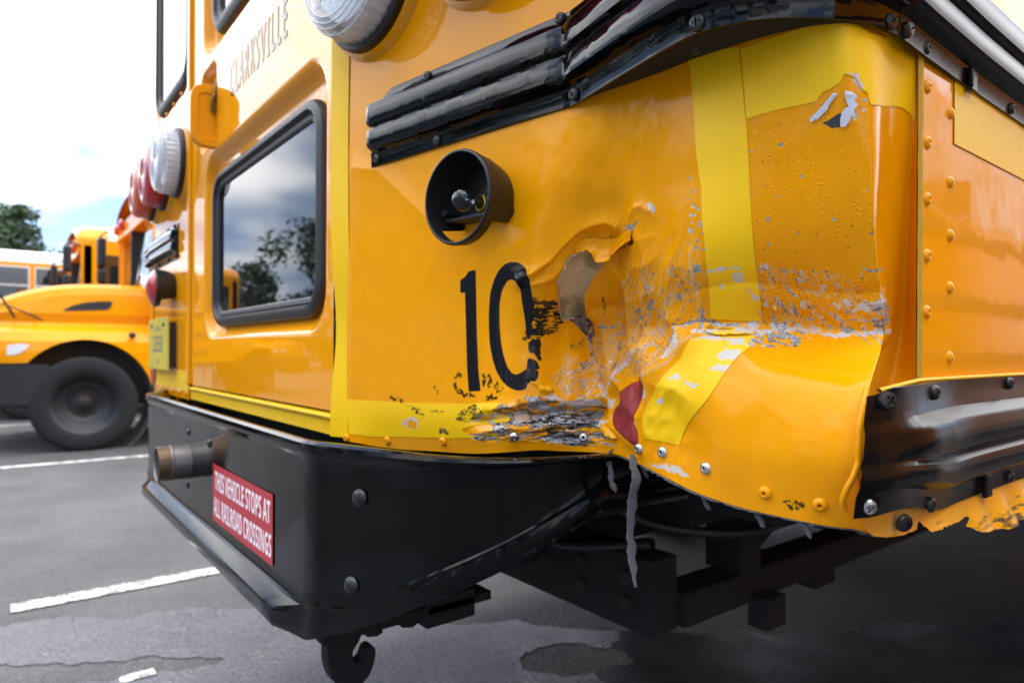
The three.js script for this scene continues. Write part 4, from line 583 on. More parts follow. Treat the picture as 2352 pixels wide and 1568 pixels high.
// ---------------------------------------------------------------- black rails
const railBottom = 1.2586;
const railProfile = (k, cutTop = 0, cutLow = 0) => { const H = 0.1015 - cutTop; return [[0, 0.001], [0.0005, 0.003], [0.0165, 0.0035], [0.0185, 0.0044], [0.0200, 0.006 * k + 0.003], [0.0245, 0.021 * k + 0.003], [0.0262, 0.0235 * k + 0.003], [0.0285, 0.0242 * k + 0.003], [0.0455, 0.0225 * k + 0.003], [0.0472, 0.0212 * k + 0.003], [0.0500, 0.0125 * k + 0.003], [0.0530, 0.0125 * k + 0.003], [0.0558, 0.0232 * k + 0.003], [0.0575, 0.0255 * k + 0.003], [0.0600, 0.0262 * k + 0.003], [0.0800, 0.0245 * k + 0.003], [0.0818, 0.0228 * k + 0.003], [0.0855, 0.008 * k + 0.003], [0.0872, 0.0044], [0.0890, 0.0036], [H - 0.0005, 0.003], [H, 0.001]].map(([h, o]) => [railBottom + Math.min(Math.max(h, cutLow), H), o <= 0.0046 ? o : 0.003 + (o - 0.003) * 0.62]); };
const railPath = resample([[0.563, -0.0163], [0.9085, -0.0768]], 0.006).concat(curve2([[0.9105, -0.0765], [0.935, -0.073], [0.98, -0.064], [1.023, -0.056], [1.060, -0.050], [1.094, -0.0485], [1.13, -0.065], [1.160, -0.097], [1.178, -0.131], [1.1855, -0.165], [1.1865, -0.178]], 0.006));
const bendGap = 0.012;
const rail = part('rub_rail', sweep(railPath, (s, L) => { const k = smooth(-0.001, 0.008, s) * (1 - 0.22 * Math.exp(-Math.pow((s - 0.351) / 0.012, 2))); return railProfile(k, 0.020 * smooth(0.05, 0, s) + 0.004 * smooth(0.02, 0, s), 0); }, 0.5), gloss, bus, 'black ribbed rail bent at the crushed corner');
// black underside where the rail stands off the crushed panel
{
  const outer = curve2([[0.912, -0.0762], [0.98, -0.064], [1.023, -0.056], [1.060, -0.050], [1.094, -0.0485], [1.13, -0.065], [1.160, -0.097], [1.178, -0.131], [1.185, -0.16]], 0.004), pos = [], idx = [], m = 8, n = outer.length;
  const at = (x) => { for (let u = 0.36; u < 0.76; u += 0.004) { const p = panelAt(u, 0.2586); if (p[0] >= x) return p; } return panelAt(0.73, 0.2586); };
  outer.forEach(([x, z], i) => { const p = panelAt(mix(0.402, 0.738, i / (n - 1)), 0.262, -0.002); for (let q = 0; q <= m; q++) { const f = q / m; pos.push(mix(x, p[0], f), railBottom + 0.0012 + 0.010 * f * f, mix(z, p[2], f)); } });
  for (let i = 0; i < n - 1; i++) for (let q = 0; q < m; q++) { const a = i * (m + 1) + q, b = a + m + 1; idx.push(a, b, a + 1, b, b + 1, a + 1); }
  part('rail_underside', geometryOf(pos, idx), frameSteel, rail);
}
const railNormal = [0.1725, 0, 0.985];
for (const [x, y, z, s] of [[0.578, 1.2675, -0.0189, 1], [0.7023, 1.2665, -0.0407, 1], [0.6832, 1.3535, -0.0373, 1], [0.9182, 1.2673, -0.0745, 1], [0.5705, 1.3345, -0.0176, 0.9], [0.896, 1.3555, -0.0747, 1]]) place('screw', crossScrew, worn, rail, [x + 0.1725 * 0.004, y, z + 0.985 * 0.004], railNormal, 0.5 + x * 7, s);
place('screw', crossScrew, worn, rail, [1.092, 1.2665, -0.0445], [0.25, 0, 0.97], 0.3, 1.05);
place('screw', crossScrew, worn, rail, [1.188, 1.2675, -0.166], [0.97, 0, 0.22], 0.6, 1.05);
place('rivet', plainRivet, worn, rail, [1.068, 1.2612, -0.075], [0, -1, 0.05], 0, 0.8);
// the same rail along the flank
const flankRailPath = resample([[1.1875, -0.1805], [1.186, -0.24], [FLANK + 0.001, -0.34]], 0.02).concat([[FLANK + 0.001, -0.6], [FLANK + 0.001, -1.2], [FLANK + 0.001, -9]]);
const flankRail = part('rub_rail', sweep(flankRailPath, () => railProfile(1.05), 0.5), flankBlack, bus, 'black ribbed rail along the flank above the tape');
place('screw', crossScrew, worn, flankRail, [1.191, 1.2675, -0.192], [1, 0, 0], 0.5, 1.05);
for (const z of [-0.238, -0.468, -0.70, -0.93]) place('rivet', domeRivet, worn, flankRail, [FLANK + 0.0045, 1.2665, z], [1, 0, 0], 0, 1);
part('rail_clip', join([new RoundedBoxGeometry(0.004, 0.022, 0.016, 2, 0.0018).translate(FLANK + 0.0062, 1.2655, -0.347), new RoundedBoxGeometry(0.006, 0.020, 0.004, 2, 0.0018).translate(FLANK + 0.007, 1.266, -0.338)]), gloss, flankRail);
// lower rail on the flank, its end torn off and bent outwards
const lowPath = curve2([[1.2025, -0.0905], [1.2055, -0.100], [1.2065, -0.13], [1.201, -0.18], [1.193, -0.235], [1.1865, -0.30], [1.185, -0.40]], 0.006).concat([[1.185, -0.6], [1.185, -1.2], [1.185, -9]]);
const lowRail = part('rub_rail', sweep(lowPath, (s) => {
  const k = (0.18 + 0.82 * smooth(0.012, 0.10, s)) * 0.75, c = Math.exp(-Math.pow((s - 0.03) / 0.025, 2));
  return [[0.975, 0.001], [0.9745, 0.003], [0.955, 0.0035], [0.951, 0.005], [0.948, 0.010], [0.944, 0.0175], [0.939, 0.0215], [0.932, 0.0225], [0.920, 0.0225], [0.915, 0.0205], [0.911, 0.0145], [0.908, 0.0145], [0.904, 0.0205], [0.899, 0.0225], [0.890, 0.0225], [0.885, 0.0205], [0.881, 0.0145], [0.8785, 0.009], [0.876, 0.0045], [0.873, 0.0035], [0.8595, 0.003], [0.858, 0.001]].map(([h, o], i) => [h + 0.024 * smooth(0.20, 0.03, s) * smooth(0.95, 0.858, h) - 0.006 * smooth(0.03, 0, s) * smooth(0.93, 0.975, h), 0.003 + (o - 0.003) * k + c * 0.0022 * Math.sin(h * 70 + 2) + 0.0008 * (noise(s * 20, h * 40) - 0.5) * smooth(0.15, 0, s), (0.975 - h) * -0.10 * smooth(0.06, 0, s)]);
}, 0.55), flankBlack, bus, 'lower black ribbed rail with its end bent outwards');
place('screw', crossScrew, worn, lowRail, [1.2125, 0.9655, -0.105], [0.85, 0.15, 0.45], 0.3, 1.1);
place('screw', crossScrew, steel, lowRail, [1.2055, 0.8895, -0.092], [0.75, -0.25, 0.55], 0.3, 0.95);
for (const [z, y] of [[-0.236, 0.9662], [-0.462, 0.9679], [-0.223, 0.8715], [-0.465, 0.8665], [-0.69, 0.9675]]) { let i = 0; while (i < lowPath.length - 2 && lowPath[i + 1][1] > z) i++; const x = mix(lowPath[i][0], lowPath[i + 1][0], (z - lowPath[i][1]) / (lowPath[i + 1][1] - lowPath[i][1])); place('rivet', domeRivet, worn, lowRail, [x + 0.0042, y, z], [1, 0, 0], 0, 1.05); }
part('rail_clip', new RoundedBoxGeometry(0.005, 0.024, 0.018, 2, 0.002).translate(1.1915, 0.867, -0.386), gloss, lowRail);
// paint line along the top edge of the lower rail
part('paint_edge', tube([[1.188, 0.970, -0.150], [1.1915, 0.974, -0.185], [1.190, 0.9765, -0.225], [1.1862, 0.9765, -0.32], [1.186, 0.9765, -0.6], [1.186, 0.9765, -2]], 0.0022, 80, 6), new THREE.MeshStandardMaterial({ color: rgb(0.80, 0.46, 0.006), roughness: 0.5 }), bus);

// ---------------------------------------------------------------- emergency door
const door = part('emergency_door', (() => {
  const low = roundRect(0.05, 1.25, 0.385, 0.222, 0.075), high = roundRect(0.03, 2.12, 0.385, 0.41, 0.075), grip = roundRect(-0.300, 1.588, 0.075, 0.098, 0.03);
  const cutLow = roundRect(0.046, 1.24, 0.325, 0.165, 0.05), cutHigh = roundRect(0.045, 2.13, 0.325, 0.355, 0.05);
  return cutSheet(-0.466, 0.4635, 0.9085, 2.75, 0.006, (x, y) => Math.max(-cutLow(x, y), -cutHigh(x, y), roundRect(0, 1.83, 0.4655, 0.9215, 0.012)(x, y)), (x, y) => [x, y, -0.024 * smooth(0.0, -0.026, low(x, y)) - 0.024 * smooth(0.0, -0.026, high(x, y)) - 0.026 * smooth(0, -0.016, grip(x, y)) + 0.0006 * (noise(x * 6, y * 6) - 0.5)]);
})(), cleanPaint, bus, 'yellow emergency door with two windows and pressed panels');
function sealRing(cx, cy, hw, hh, r, w, d, z) { // rubber section swept round a rounded opening
  const pts = []; const add = (x, y, a0) => { for (let i = 0; i <= 8; i++) { const a = a0 + i / 8 * Math.PI / 2; pts.push([x + Math.cos(a) * r, y + Math.sin(a) * r, Math.cos(a), Math.sin(a)]); } };
  add(cx + hw - r, cy + hh - r, 0); add(cx - hw + r, cy + hh - r, Math.PI / 2); add(cx - hw + r, cy - hh + r, Math.PI); add(cx + hw - r, cy - hh + r, 1.5 * Math.PI); pts.push(pts[0]);
  const sec = [[-w, 0], [-w, d * 0.45], [-w * 0.8, d * 0.62], [-w * 0.45, d * 0.66], [-w * 0.38, d * 0.5], [-w * 0.22, d * 0.55], [0, d * 0.98], [w * 0.35, d], [w * 0.8, d * 0.75], [w, d * 0.3], [w, 0]], pos = [], idx = [], m = sec.length;
  for (const [x, y, nx, ny] of pts) for (const [o, h] of sec) pos.push(x + nx * o, y + ny * o, z + h);
  for (let i = 0; i < pts.length - 1; i++) for (let k = 0; k < m - 1; k++) { const a = i * m + k, b = a + m; idx.push(a, b, a + 1, b, b + 1, a + 1); }
  return toCreasedNormals(geometryOf(pos, idx), 0.6);
}
const flatPane = (cx, cy, hw, hh, z, r = 0.04) => cutSheet(cx - hw, cx + hw, cy - hh, cy + hh, 0.02, roundRect(cx, cy, hw, hh, r), (x, y) => [x, y, z]);
part('window_seal', sealRing(0.046, 1.24, 0.327, 0.167, 0.05, 0.019, 0.020, -0.026), rubber, door); part('window_pane', flatPane(0.046, 1.24, 0.318, 0.158, -0.019), pane, door);
part('window_seal', sealRing(0.045, 2.13, 0.325, 0.355, 0.05, 0.024, 0.022, -0.026), rubber, door); part('window_pane', flatPane(0.045, 2.13, 0.318, 0.348, -0.019), pane, door);
{ // door handle: a pressed D-shaped paddle standing out from the pocket
  const outline = (w, h, r, P) => { P.moveTo(-0.022, -h); P.lineTo(w - r, -h); P.quadraticCurveTo(w, -h, w, -h + r * 1.2); P.lineTo(w, h - r * 1.2); P.quadraticCurveTo(w, h, w - r, h); P.lineTo(-0.022, h); P.closePath(); return P; };
  const s = outline(0.052, 0.070, 0.034, new THREE.Shape()); const inner = new THREE.Path(); inner.moveTo(-0.012, -0.054); inner.lineTo(0.018, -0.054); inner.quadraticCurveTo(0.040, -0.054, 0.040, -0.032); inner.lineTo(0.040, 0.032); inner.quadraticCurveTo(0.040, 0.054, 0.018, 0.054); inner.lineTo(-0.012, 0.054); inner.closePath(); s.holes.push(inner);
  const ring = new THREE.ExtrudeGeometry(s, { depth: 0.014, bevelEnabled: true, bevelThickness: 0.003, bevelSize: 0.003, bevelSegments: 3, curveSegments: 10 }), web = new THREE.ExtrudeGeometry(outline(0.050, 0.068, 0.033, new THREE.Shape()), { depth: 0.004, bevelEnabled: false, curveSegments: 10 });
  part('door_handle', join([ring, web]).rotateY(-Math.PI / 2).translate(-0.236, 1.548, 0.0), rivetSteelPaint, door, 'yellow D-shaped paddle handle of the door');
  part('handle_base', join([new RoundedBoxGeometry(0.05, 0.15, 0.012, 3, 0.005).translate(-0.262, 1.552, -0.018), new THREE.SphereGeometry(0.012, 14, 10).translate(-0.248, 1.612, 0.012)]), rivetSteelPaint, door);
  part('handle_pin', join([tube([[-0.232, 1.640, -0.004], [-0.226, 1.60, 0.004], [-0.229, 1.556, 0.006]], 0.0045, 20, 8), tube([[-0.226, 1.60, 0.004], [-0.220, 1.585, 0.010], [-0.226, 1.556, 0.012]], 0.003, 12, 6)]), new THREE.MeshStandardMaterial({ color: rgb(0.22, 0.12, 0.03), roughness: 0.5, metalness: 0.5 }), door);
}
{ // CLARKSVILLE, black vinyl print on the door
  const c = canvas(2048, 384, (g, w, h) => { g.fillStyle = '#000'; g.fillRect(0, 0, w, h); g.fillStyle = '#fff'; g.textAlign = 'center'; g.textBaseline = 'alphabetic'; g.font = 'bold 380px sans-serif'; const word = 'CLARKSVILLE', m = g.measureText(word).width, k = 1900 / (m + 400); g.save(); g.scale(k, 1.28); let x = 20 / k; for (const ch of word) { g.textAlign = 'left'; g.fillText(ch, x, h * 0.97 / 1.28); x += g.measureText(ch).width + 36; } g.restore(); });
  const t = texture(c, false); t.wrapS = t.wrapT = THREE.ClampToEdgeWrapping;
  part('lettering', new THREE.PlaneGeometry(0.405, 0.082).translate(0.087, 1.594, 0.0012), new THREE.MeshPhysicalMaterial({ color: rgb(0.012, 0.012, 0.016), alphaMap: t, alphaTest: 0.5, roughness: 0.06, ior: 1.4 }), door, 'black lettering CLARKSVILLE');
}
// frame strips beside the door
part('door_hinge_strip', (() => { const pos = [], idx = [], sec = [[-0.006, 0.002], [-0.0055, 0.006], [-0.002, 0.0082], [0.006, 0.0075], [0.024, 0.0015], [0.031, 0.0006]], n = 90; for (let i = 0; i <= n; i++) { const y = mix(0.872, 2.75, i / n), k = 0.012 * Math.exp(-Math.pow((y - 1.03) / 0.085, 2)); for (const [o, h] of sec) pos.push(0.474 + o + 0.0012 * Math.sin(y * 18), y, h - k * (0.8 - o * 6) - o * 0.17); } const m = sec.length; for (let i = 0; i < n; i++) for (let k = 0; k < m - 1; k++) { const a = i * m + k, b = a + m; idx.push(a, b, a + 1, b, b + 1, a + 1); } return toCreasedNormals(geometryOf(pos, idx), 0.6); })(), tape, bus, 'bright yellow taped strip between door and corner panel');
part('door_jamb_strip', box(-0.497, -0.472, 0.91, 2.75, -0.01, 0.008, 0.004), rivetSteelPaint, bus);
part('door_lining', join([box(-0.50, 0.50, 0.87, 1.06, -0.085, -0.062), box(-0.50, 0.50, 1.42, 1.75, -0.085, -0.062), box(-0.50, 0.50, 2.5, 2.78, -0.085, -0.062), box(-0.50, -0.30, 1.06, 2.5, -0.084, -0.063), box(0.40, 0.50, 1.06, 2.5, -0.084, -0.063)]), interiorGrey, bus);
part('door_jamb', join([box(0.462, 0.475, 0.87, 2.75, -0.06, -0.012), box(-0.475, -0.463, 0.87, 2.75, -0.06, -0.012)]), rivetSteelPaint, bus);
part('door_step', (() => { const pr = [[0.906, -0.03], [0.9045, -0.004], [0.902, 0.004], [0.899, 0.0055], [0.895, 0.004], [0.893, 0.001], [0.872, 0.001], [0.868, -0.02]]; return sweep(resample([[-0.472, 0], [0.472, 0]], 0.05), () => pr, 0.7); })(), tape, bus, 'bright yellow taped sill below the door');
// ---------------------------------------------------------------- far side of the rear face
const backPanel = part('tail_panel', (() => { const cut = roundRect(-0.74, 2.14, 0.215, 0.385, 0.06), low = roundRect(-0.735, 2.14, 0.255, 0.43, 0.09); return cutSheet(-1.06, -0.49, 0.868, 2.9, 0.012, (x, y) => -cut(x, y), (x, y) => [x, y, -0.012 * smooth(0, -0.02, low(x, y)) - 0.10 * Math.pow(smooth(-0.98, -1.07, x), 2)]); })(), cleanPaint, bus, 'yellow rear panel with window, plate and lamps');
part('tail_corner', sweep(curve2([[-FLANK, -0.24], [-1.17, -0.17], [-1.12, -0.12], [-1.058, -0.099]], 0.01), () => [[0.868, 0], [1.9, 0], [2.9, 0]], 0), paint, bus);
part('window_seal', sealRing(-0.74, 2.14, 0.215, 0.385, 0.06, 0.022, 0.02, -0.014), rubber, backPanel); part('window_pane', flatPane(-0.74, 2.14, 0.208, 0.378, -0.006, 0.05), pane, backPanel);
for (let k = 0; k < 4; k++) place('rivet', plainRivet, rivetSteelPaint, backPanel, [-0.91 + k * 0.103, 1.714, 0], [0, 0, 1]);
for (let k = 0; k < 6; k++) place('rivet', domeRivet, rivetSteelPaint, backPanel, [-0.95 + k * 0.085, 0.883, 0.001], [0, 0, 1]);
part('reflective_tape', box(-0.98, -0.50, 0.89, 0.942, 0.0005, 0.0016), tape, backPanel);
part('reflector', new THREE.CylinderGeometry(0.038, 0.038, 0.004, 28).rotateX(Math.PI / 2).translate(-0.985, 0.928, 0.003), redVinyl, backPanel, 'round dull red reflector');
const farRail = part('rub_rail', sweep(resample([[-1.13, -0.01], [-0.985, 0.0005], [-0.632, 0.0005]], 0.012), (s, L) => railProfile(smooth(0, 0.014, L - s)), 0.5), gloss, bus, 'short black ribbed rail beside the number plate');
for (const [x, y] of [[-0.645, 1.2675], [-0.75, 1.267], [-0.75, 1.353], [-0.66, 1.353], [-0.9, 1.267]]) place('screw', crossScrew, worn, farRail, [x, y, 0.0045], [0, 0, 1], x * 9);
{ // number plate
  const c = canvas(512, 256, (g, w, h) => { g.fillStyle = '#c9b52a'; g.fillRect(0, 0, w, h); for (let i = 0; i < 260; i++) { g.fillStyle = `rgba(${150 + (i * 37) % 60},${130 + (i * 53) % 50},60,0.10)`; g.fillRect((i * 197) % 512, (i * 91) % 256, 40, 26); } g.fillStyle = '#5a5560'; g.textAlign = 'center'; g.font = 'bold 40px sans-serif'; g.fillText('INDIANA', 256, 62); g.save(); g.scale(0.8, 1); g.font = 'bold 118px sans-serif'; g.fillText('23550', 320, 170); g.restore(); g.font = 'bold 34px sans-serif'; g.fillText('2022', 256, 228); });
  const plate = part('number_plate', new RoundedBoxGeometry(0.305, 0.153, 0.003, 2, 0.0012).translate(-0.795, 1.018, 0.022), new THREE.MeshStandardMaterial({ color: rgb(0.52, 0.42, 0.03), roughness: 0.5 }), bus, 'weathered yellow number plate');
  const t = texture(c); part('plate_print', new THREE.PlaneGeometry(0.30, 0.148).translate(-0.795, 1.018, 0.0242), new THREE.MeshStandardMaterial({ map: t, roughness: 0.55 }), plate);
  for (const x of [-0.885, -0.705]) place('bolt', plainRivet, worn, plate, [x, 1.074, 0.0245], [0, 0, 1], 0, 1.1);
  part('plate_bracket', box(-0.93, -0.66, 0.95, 1.08, 0.001, 0.0195), worn, plate);
}
// ---------------------------------------------------------------- lamps
const fluted = (() => { // side wall of a round lens with flutes, axis +y, then the domed front
  const pos = [], idx = [], n = 144, rows = [[0.088, 0], [0.088, 0.006], [0.0855, 0.008], [0.0845, 0.040], [0.081, 0.050], [0.074, 0.0545], [0.060, 0.0575], [0.045, 0.059], [0.03, 0.060], [0.012, 0.0605], [0, 0.0606]], m = rows.length;
  rows.forEach(([r, y], k) => { for (let i = 0; i < n; i++) { const a = i / n * Math.PI * 2, f = k === 2 || k === 3 ? 0.0015 * Math.cos(i / n * Math.PI * 2 * 36) : k > 5 ? 0.0004 * Math.cos(k * 3.1) : 0; pos.push((r + f) * Math.cos(a), y + (k > 6 ? 0.0006 * Math.cos(i * 2.6 + k * 1.7) : 0), (r + f) * Math.sin(a)); } });
  for (let k = 0; k < m - 1; k++) for (let i = 0; i < n; i++) { const a = k * n + i, b = k * n + (i + 1) % n; idx.push(a, b, a + n, b, b + n, a + n); }
  return toCreasedNormals(geometryOf(pos, idx), 0.5);
})();
const lampGasket = lathe([[0.080, 0.011], [0.0925, 0.011], [0.0945, 0.008], [0.0945, -0.008], [0.080, -0.008]], 48);
const bowl = lathe([[0, 0.004], [0.02, 0.005], [0.045, 0.012], [0.060, 0.024], [0.064, 0.034], [0.0655, 0.034], [0.068, 0.004], [0.086, 0.001]], 48);
const mirrorBowl = new THREE.MeshStandardMaterial({ color: rgb(0.85, 0.85, 0.86), roughness: 0.3, metalness: 0.35, bumpMap: repeated(film, 20), bumpScale: 0.002 });
const lensDots = (() => { const out = []; for (let i = -7; i <= 7; i++) for (let j = -7; j <= 7; j++) { const x = (i + (j & 1) * 0.5) * 0.0085, z = j * 0.0074; if (Math.hypot(x, z) < 0.056) { const g = new THREE.SphereGeometry(0.0042, 6, 4, 0, Math.PI * 2, 0, Math.PI / 2).scale(1, 0.5, 1); out.push(g.translate(x, 0.0535, z)); } } return join(out); })();
const plinth = lathe([[0.0, 0.012], [0.099, 0.012], [0.102, 0.0]], 40);
const ribbedClear = new THREE.MeshPhysicalMaterial({ color: rgb(0.86, 0.88, 0.90), roughness: 0.04, transmission: 0.7, thickness: 0, ior: 1.5 });
const fluteBars = (() => { const out = []; for (let i = 0; i < 66; i++) { const a = i / 66 * Math.PI * 2; if (i % 11 === 0) continue; out.push(new THREE.BoxGeometry(0.0042, 0.030, 0.0034).translate(0, 0.038, 0.0805).rotateY(a)); } return join(out); })();
const lensRings = join([0.0845, 0.0795, 0.0735, 0.066].map((r, i) => new THREE.TorusGeometry(r, 0.0011, 6, 72).rotateX(Math.PI / 2).translate(0, [0.056, 0.0655, 0.0695, 0.0715][i], 0)));
const fluteClear = new THREE.MeshPhysicalMaterial({ color: rgb(0.86, 0.87, 0.88), roughness: 0.1, transmission: 0.35, thickness: 0, ior: 1.5 });
function roundLamp(name, material, p, n, label) {
  const g = new THREE.Group(); g.name = name; if (label) g.userData.label = label; bus.add(g); g.position.set(...p); g.quaternion.setFromUnitVectors(V(0, 1, 0), V(...n).normalize());
  part('lamp_plinth', plinth, rivetSteelPaint, g); part('lamp_gasket', lampGasket.clone().translate(0, 0.013, 0), rubber, g); part('lamp_lens', fluted.clone().translate(0, 0.014, 0), material, g); part('lamp_bowl', bowl.clone().translate(0, 0.013, 0), mirrorBowl, g); part('lens_prisms', lensDots.clone().translate(0, 0.012, 0), material, g);
  if (material === ribbedClear) { part('lens_flutes', fluteBars, fluteClear, g); part('lens_rings', lensRings, fluteClear, g); }
}
roundLamp('reversing_lamp', ribbedClear, [-0.575, 1.512, 0.0], [0, 0, 1], 'clear ribbed lamp beside the red lamp');
roundLamp('brake_lamp', redPlastic, [-0.775, 1.510, 0.0], [0, 0, 1], 'red ribbed lamp beside the clear lamp');
roundLamp('turn_lamp', amberPlastic, [-0.965, 1.507, 0.0], [0, 0, 1], 'amber ribbed lamp at the far edge');
{ const at = (s) => [plan(s)[0], 1.513, plan(s)[1]]; roundLamp('reversing_lamp', ribbedClear, at(0.100), railNormal, 'clear ribbed lamp above the rail end'); roundLamp('brake_lamp', redPlastic, at(0.315), railNormal, 'red ribbed lamp above the rail'); roundLamp('turn_lamp', amberPlastic, [0.990, 1.510, -0.086], [0.11, 0, 0.99], 'amber ribbed lamp above the bent rail'); }
// tail lamp housings: the near one has lost its lens
function tailLamp(p, n, withLens) {
  const g = new THREE.Group(); g.name = 'tail_lamp'; g.userData.label = withLens ? 'tail lamp with faded red lens' : 'black tail lamp housing without lens, bulb bare'; bus.add(g); g.position.set(...p); g.quaternion.setFromUnitVectors(V(0, 0, 1), V(...n).normalize());
  const wall = [[0.0435, 0.0], [0.0475, 0.010], [0.0515, 0.026], [0.0530, 0.038], [0.0530, 0.0465], [0.0542, 0.047], [0.0545, 0.050], [0.0535, 0.053], [0.0515, 0.0535], [0.0505, 0.0525], [0.0500, 0.038], [0.0485, 0.026], [0.0445, 0.010], [0.041, 0.001]];
  const body = new THREE.LatheGeometry(wall.map((q) => new THREE.Vector2(q[0], q[1])), 72, Math.PI * 0.30, Math.PI * 1.40).rotateX(Math.PI / 2); // open towards the ground
  const rim = lathe(wall.slice(3, 11), 72).rotateX(Math.PI / 2);
  // lathe angle 0 points along z before turning; the gap is centred on -y
  part('lamp_body', join([body, rim]), plastic, g);
  const glass = new THREE.LatheGeometry([[0.0435, 0.002], [0.0475, 0.010], [0.0515, 0.026], [0.0528, 0.037]].map((q) => new THREE.Vector2(...q)), 24, -Math.PI * 0.30, Math.PI * 0.60).rotateX(Math.PI / 2);
  part('lamp_window', glass, clearPlastic, g);
  const half = new THREE.Shape(); half.absarc(0, 0, 0.0425, -0.42, Math.PI + 0.42, false); half.closePath();
  part('lamp_back', new THREE.ExtrudeGeometry(half, { depth: 0.004, bevelEnabled: false }).translate(0, 0, 0.001), plastic, g);
  part('lamp_shelf', join([box(-0.044, 0.044, -0.0205, -0.0165, 0.004, 0.030, 0.001), box(-0.046, 0.046, -0.0165, -0.010, 0.004, 0.012, 0.001), new THREE.TorusGeometry(0.0028, 0.0011, 6, 14).translate(-0.0385, -0.0105, 0.036), new THREE.CylinderGeometry(0.0028, 0.0028, 0.03, 10).rotateX(Math.PI / 2).translate(-0.0385, -0.0105, 0.02), new THREE.TorusGeometry(0.0028, 0.0011, 6, 14).translate(0.033, 0.001, 0.036), new THREE.CylinderGeometry(0.0028, 0.0028, 0.03, 10).rotateX(Math.PI / 2).translate(0.033, 0.001, 0.02), box(0.02, 0.044, -0.014, 0.004, 0.004, 0.014, 0.001)]), plastic, g);
  if (withLens) part('lamp_lens', lathe([[0, 0.072], [0.012, 0.071], [0.03, 0.066], [0.045, 0.057], [0.0535, 0.0475]], 40).rotateX(Math.PI / 2), redPlastic, g);
  else {
    const q = new THREE.Group(); q.name = 'bulb'; q.position.set(0.007, -0.002, 0.004); q.rotation.y = -0.10; q.scale.setScalar(1.18); g.add(q);
    part('bulb_glass', lathe([[0.0062, 0.014], [0.0064, 0.018], [0.0082, 0.022], [0.0108, 0.028], [0.0116, 0.033], [0.0108, 0.038], [0.0080, 0.0425], [0.004, 0.0446], [0, 0.045]], 32).rotateX(Math.PI / 2), clearPlastic, q);
    part('bulb_socket', join([lathe([[0.0085, 0.0], [0.0085, 0.012], [0.0078, 0.0135], [0.0066, 0.0135], [0.0066, 0.0]], 24).rotateX(Math.PI / 2), new THREE.TorusGeometry(0.0084, 0.0007, 6, 24).translate(0, 0, 0.010)]), new THREE.MeshStandardMaterial({ color: rgb(0.62, 0.42, 0.06), roughness: 0.28, metalness: 1 }), q);
    part('bulb_filament', join([tube([[-0.002, 0, 0.014], [-0.0025, 0, 0.028], [0, 0.001, 0.031], [0.0025, 0, 0.028], [0.002, 0, 0.014]], 0.0004, 24, 5), new THREE.CylinderGeometry(0.0022, 0.003, 0.01, 10).rotateX(Math.PI / 2).translate(0, 0, 0.017)]), steel, q);
  }
}
{ const [x, z] = plan(0.318); tailLamp([x, 1.1745, z - 0.004], railNormal, false); }
tailLamp([-0.70, 1.178, 0.0], [0, 0, 1], true);
// ---------------------------------------------------------------- bumper and what hangs under it
const bumperPath = (() => { const p = resample([[-0.56, 0.091], [0.56, 0.091]], 0.05), r = curve2([[0.575, 0.0905], [0.600, 0.0865], [0.622, 0.078], [0.70, 0.053], [0.80, 0.018], [0.858, -0.025], [0.892, -0.085], [0.914, -0.16], [0.925, -0.26]], 0.012); return r.map(([x, z]) => [-x, z]).reverse().concat(p, r); })();
const cornerX = (s, L) => Math.min(s, L - s); let bumperLength = 0; for (let i = 1; i < bumperPath.length; i++) bumperLength += Math.hypot(bumperPath[i][0] - bumperPath[i - 1][0], bumperPath[i][1] - bumperPath[i - 1][1]);
const bumper = part('bumper', sweep(bumperPath, (s, L) => {
  const w = cornerX(s, L), rise = w > 0.465 ? 0.36 * Math.max(0, 0.555 - w) : 0.0324 + 0.5 * (0.465 - w), sink = 0.002 * Math.sin(s * 14);
  const lip = 0.042 - 0.016 * smooth(0.56, 0.46, w), foot = 0.622 + Math.min(rise, 0.20), lo = (y) => y < 0.667 ? foot + (y - 0.622) / 0.042 * lip : mix(foot + lip + 0.003, 0.885, Math.pow((y - 0.667) / 0.218, 1)) ;
  return [[0.848, -0.16], [0.852, -0.05], [0.858, -0.030], [0.872, -0.024], [0.880, -0.019], [0.8835, -0.012], [0.8835, -0.006], [0.880, -0.001], [0.874, 0.0008], [0.868, 0.0], [0.863, -0.003], [0.858, -0.006], [0.852, -0.0072], [0.80, -0.0075 + sink * 0.3], [0.74, -0.0075 + sink * 0.4], [0.69, -0.0075 + sink * 0.3], [0.672, -0.0070], [0.667, -0.0050], [0.664, -0.002], [0.6515, 0.0145], [0.648, 0.0168], [0.644, 0.0172], [0.630, 0.0170], [0.625, 0.0145], [0.6225, 0.009], [0.622, 0.0], [0.622, -0.06]].map(([y, o]) => [lo(y), o > -0.005 && y < 0.67 ? mix(o, -0.0065 + (o + 0.006) * 0.10, smooth(0.62, 0.56, w)) : o]);
}, 0.45), bumperBlack, bus, 'black steel bumper with bevelled lower lip');
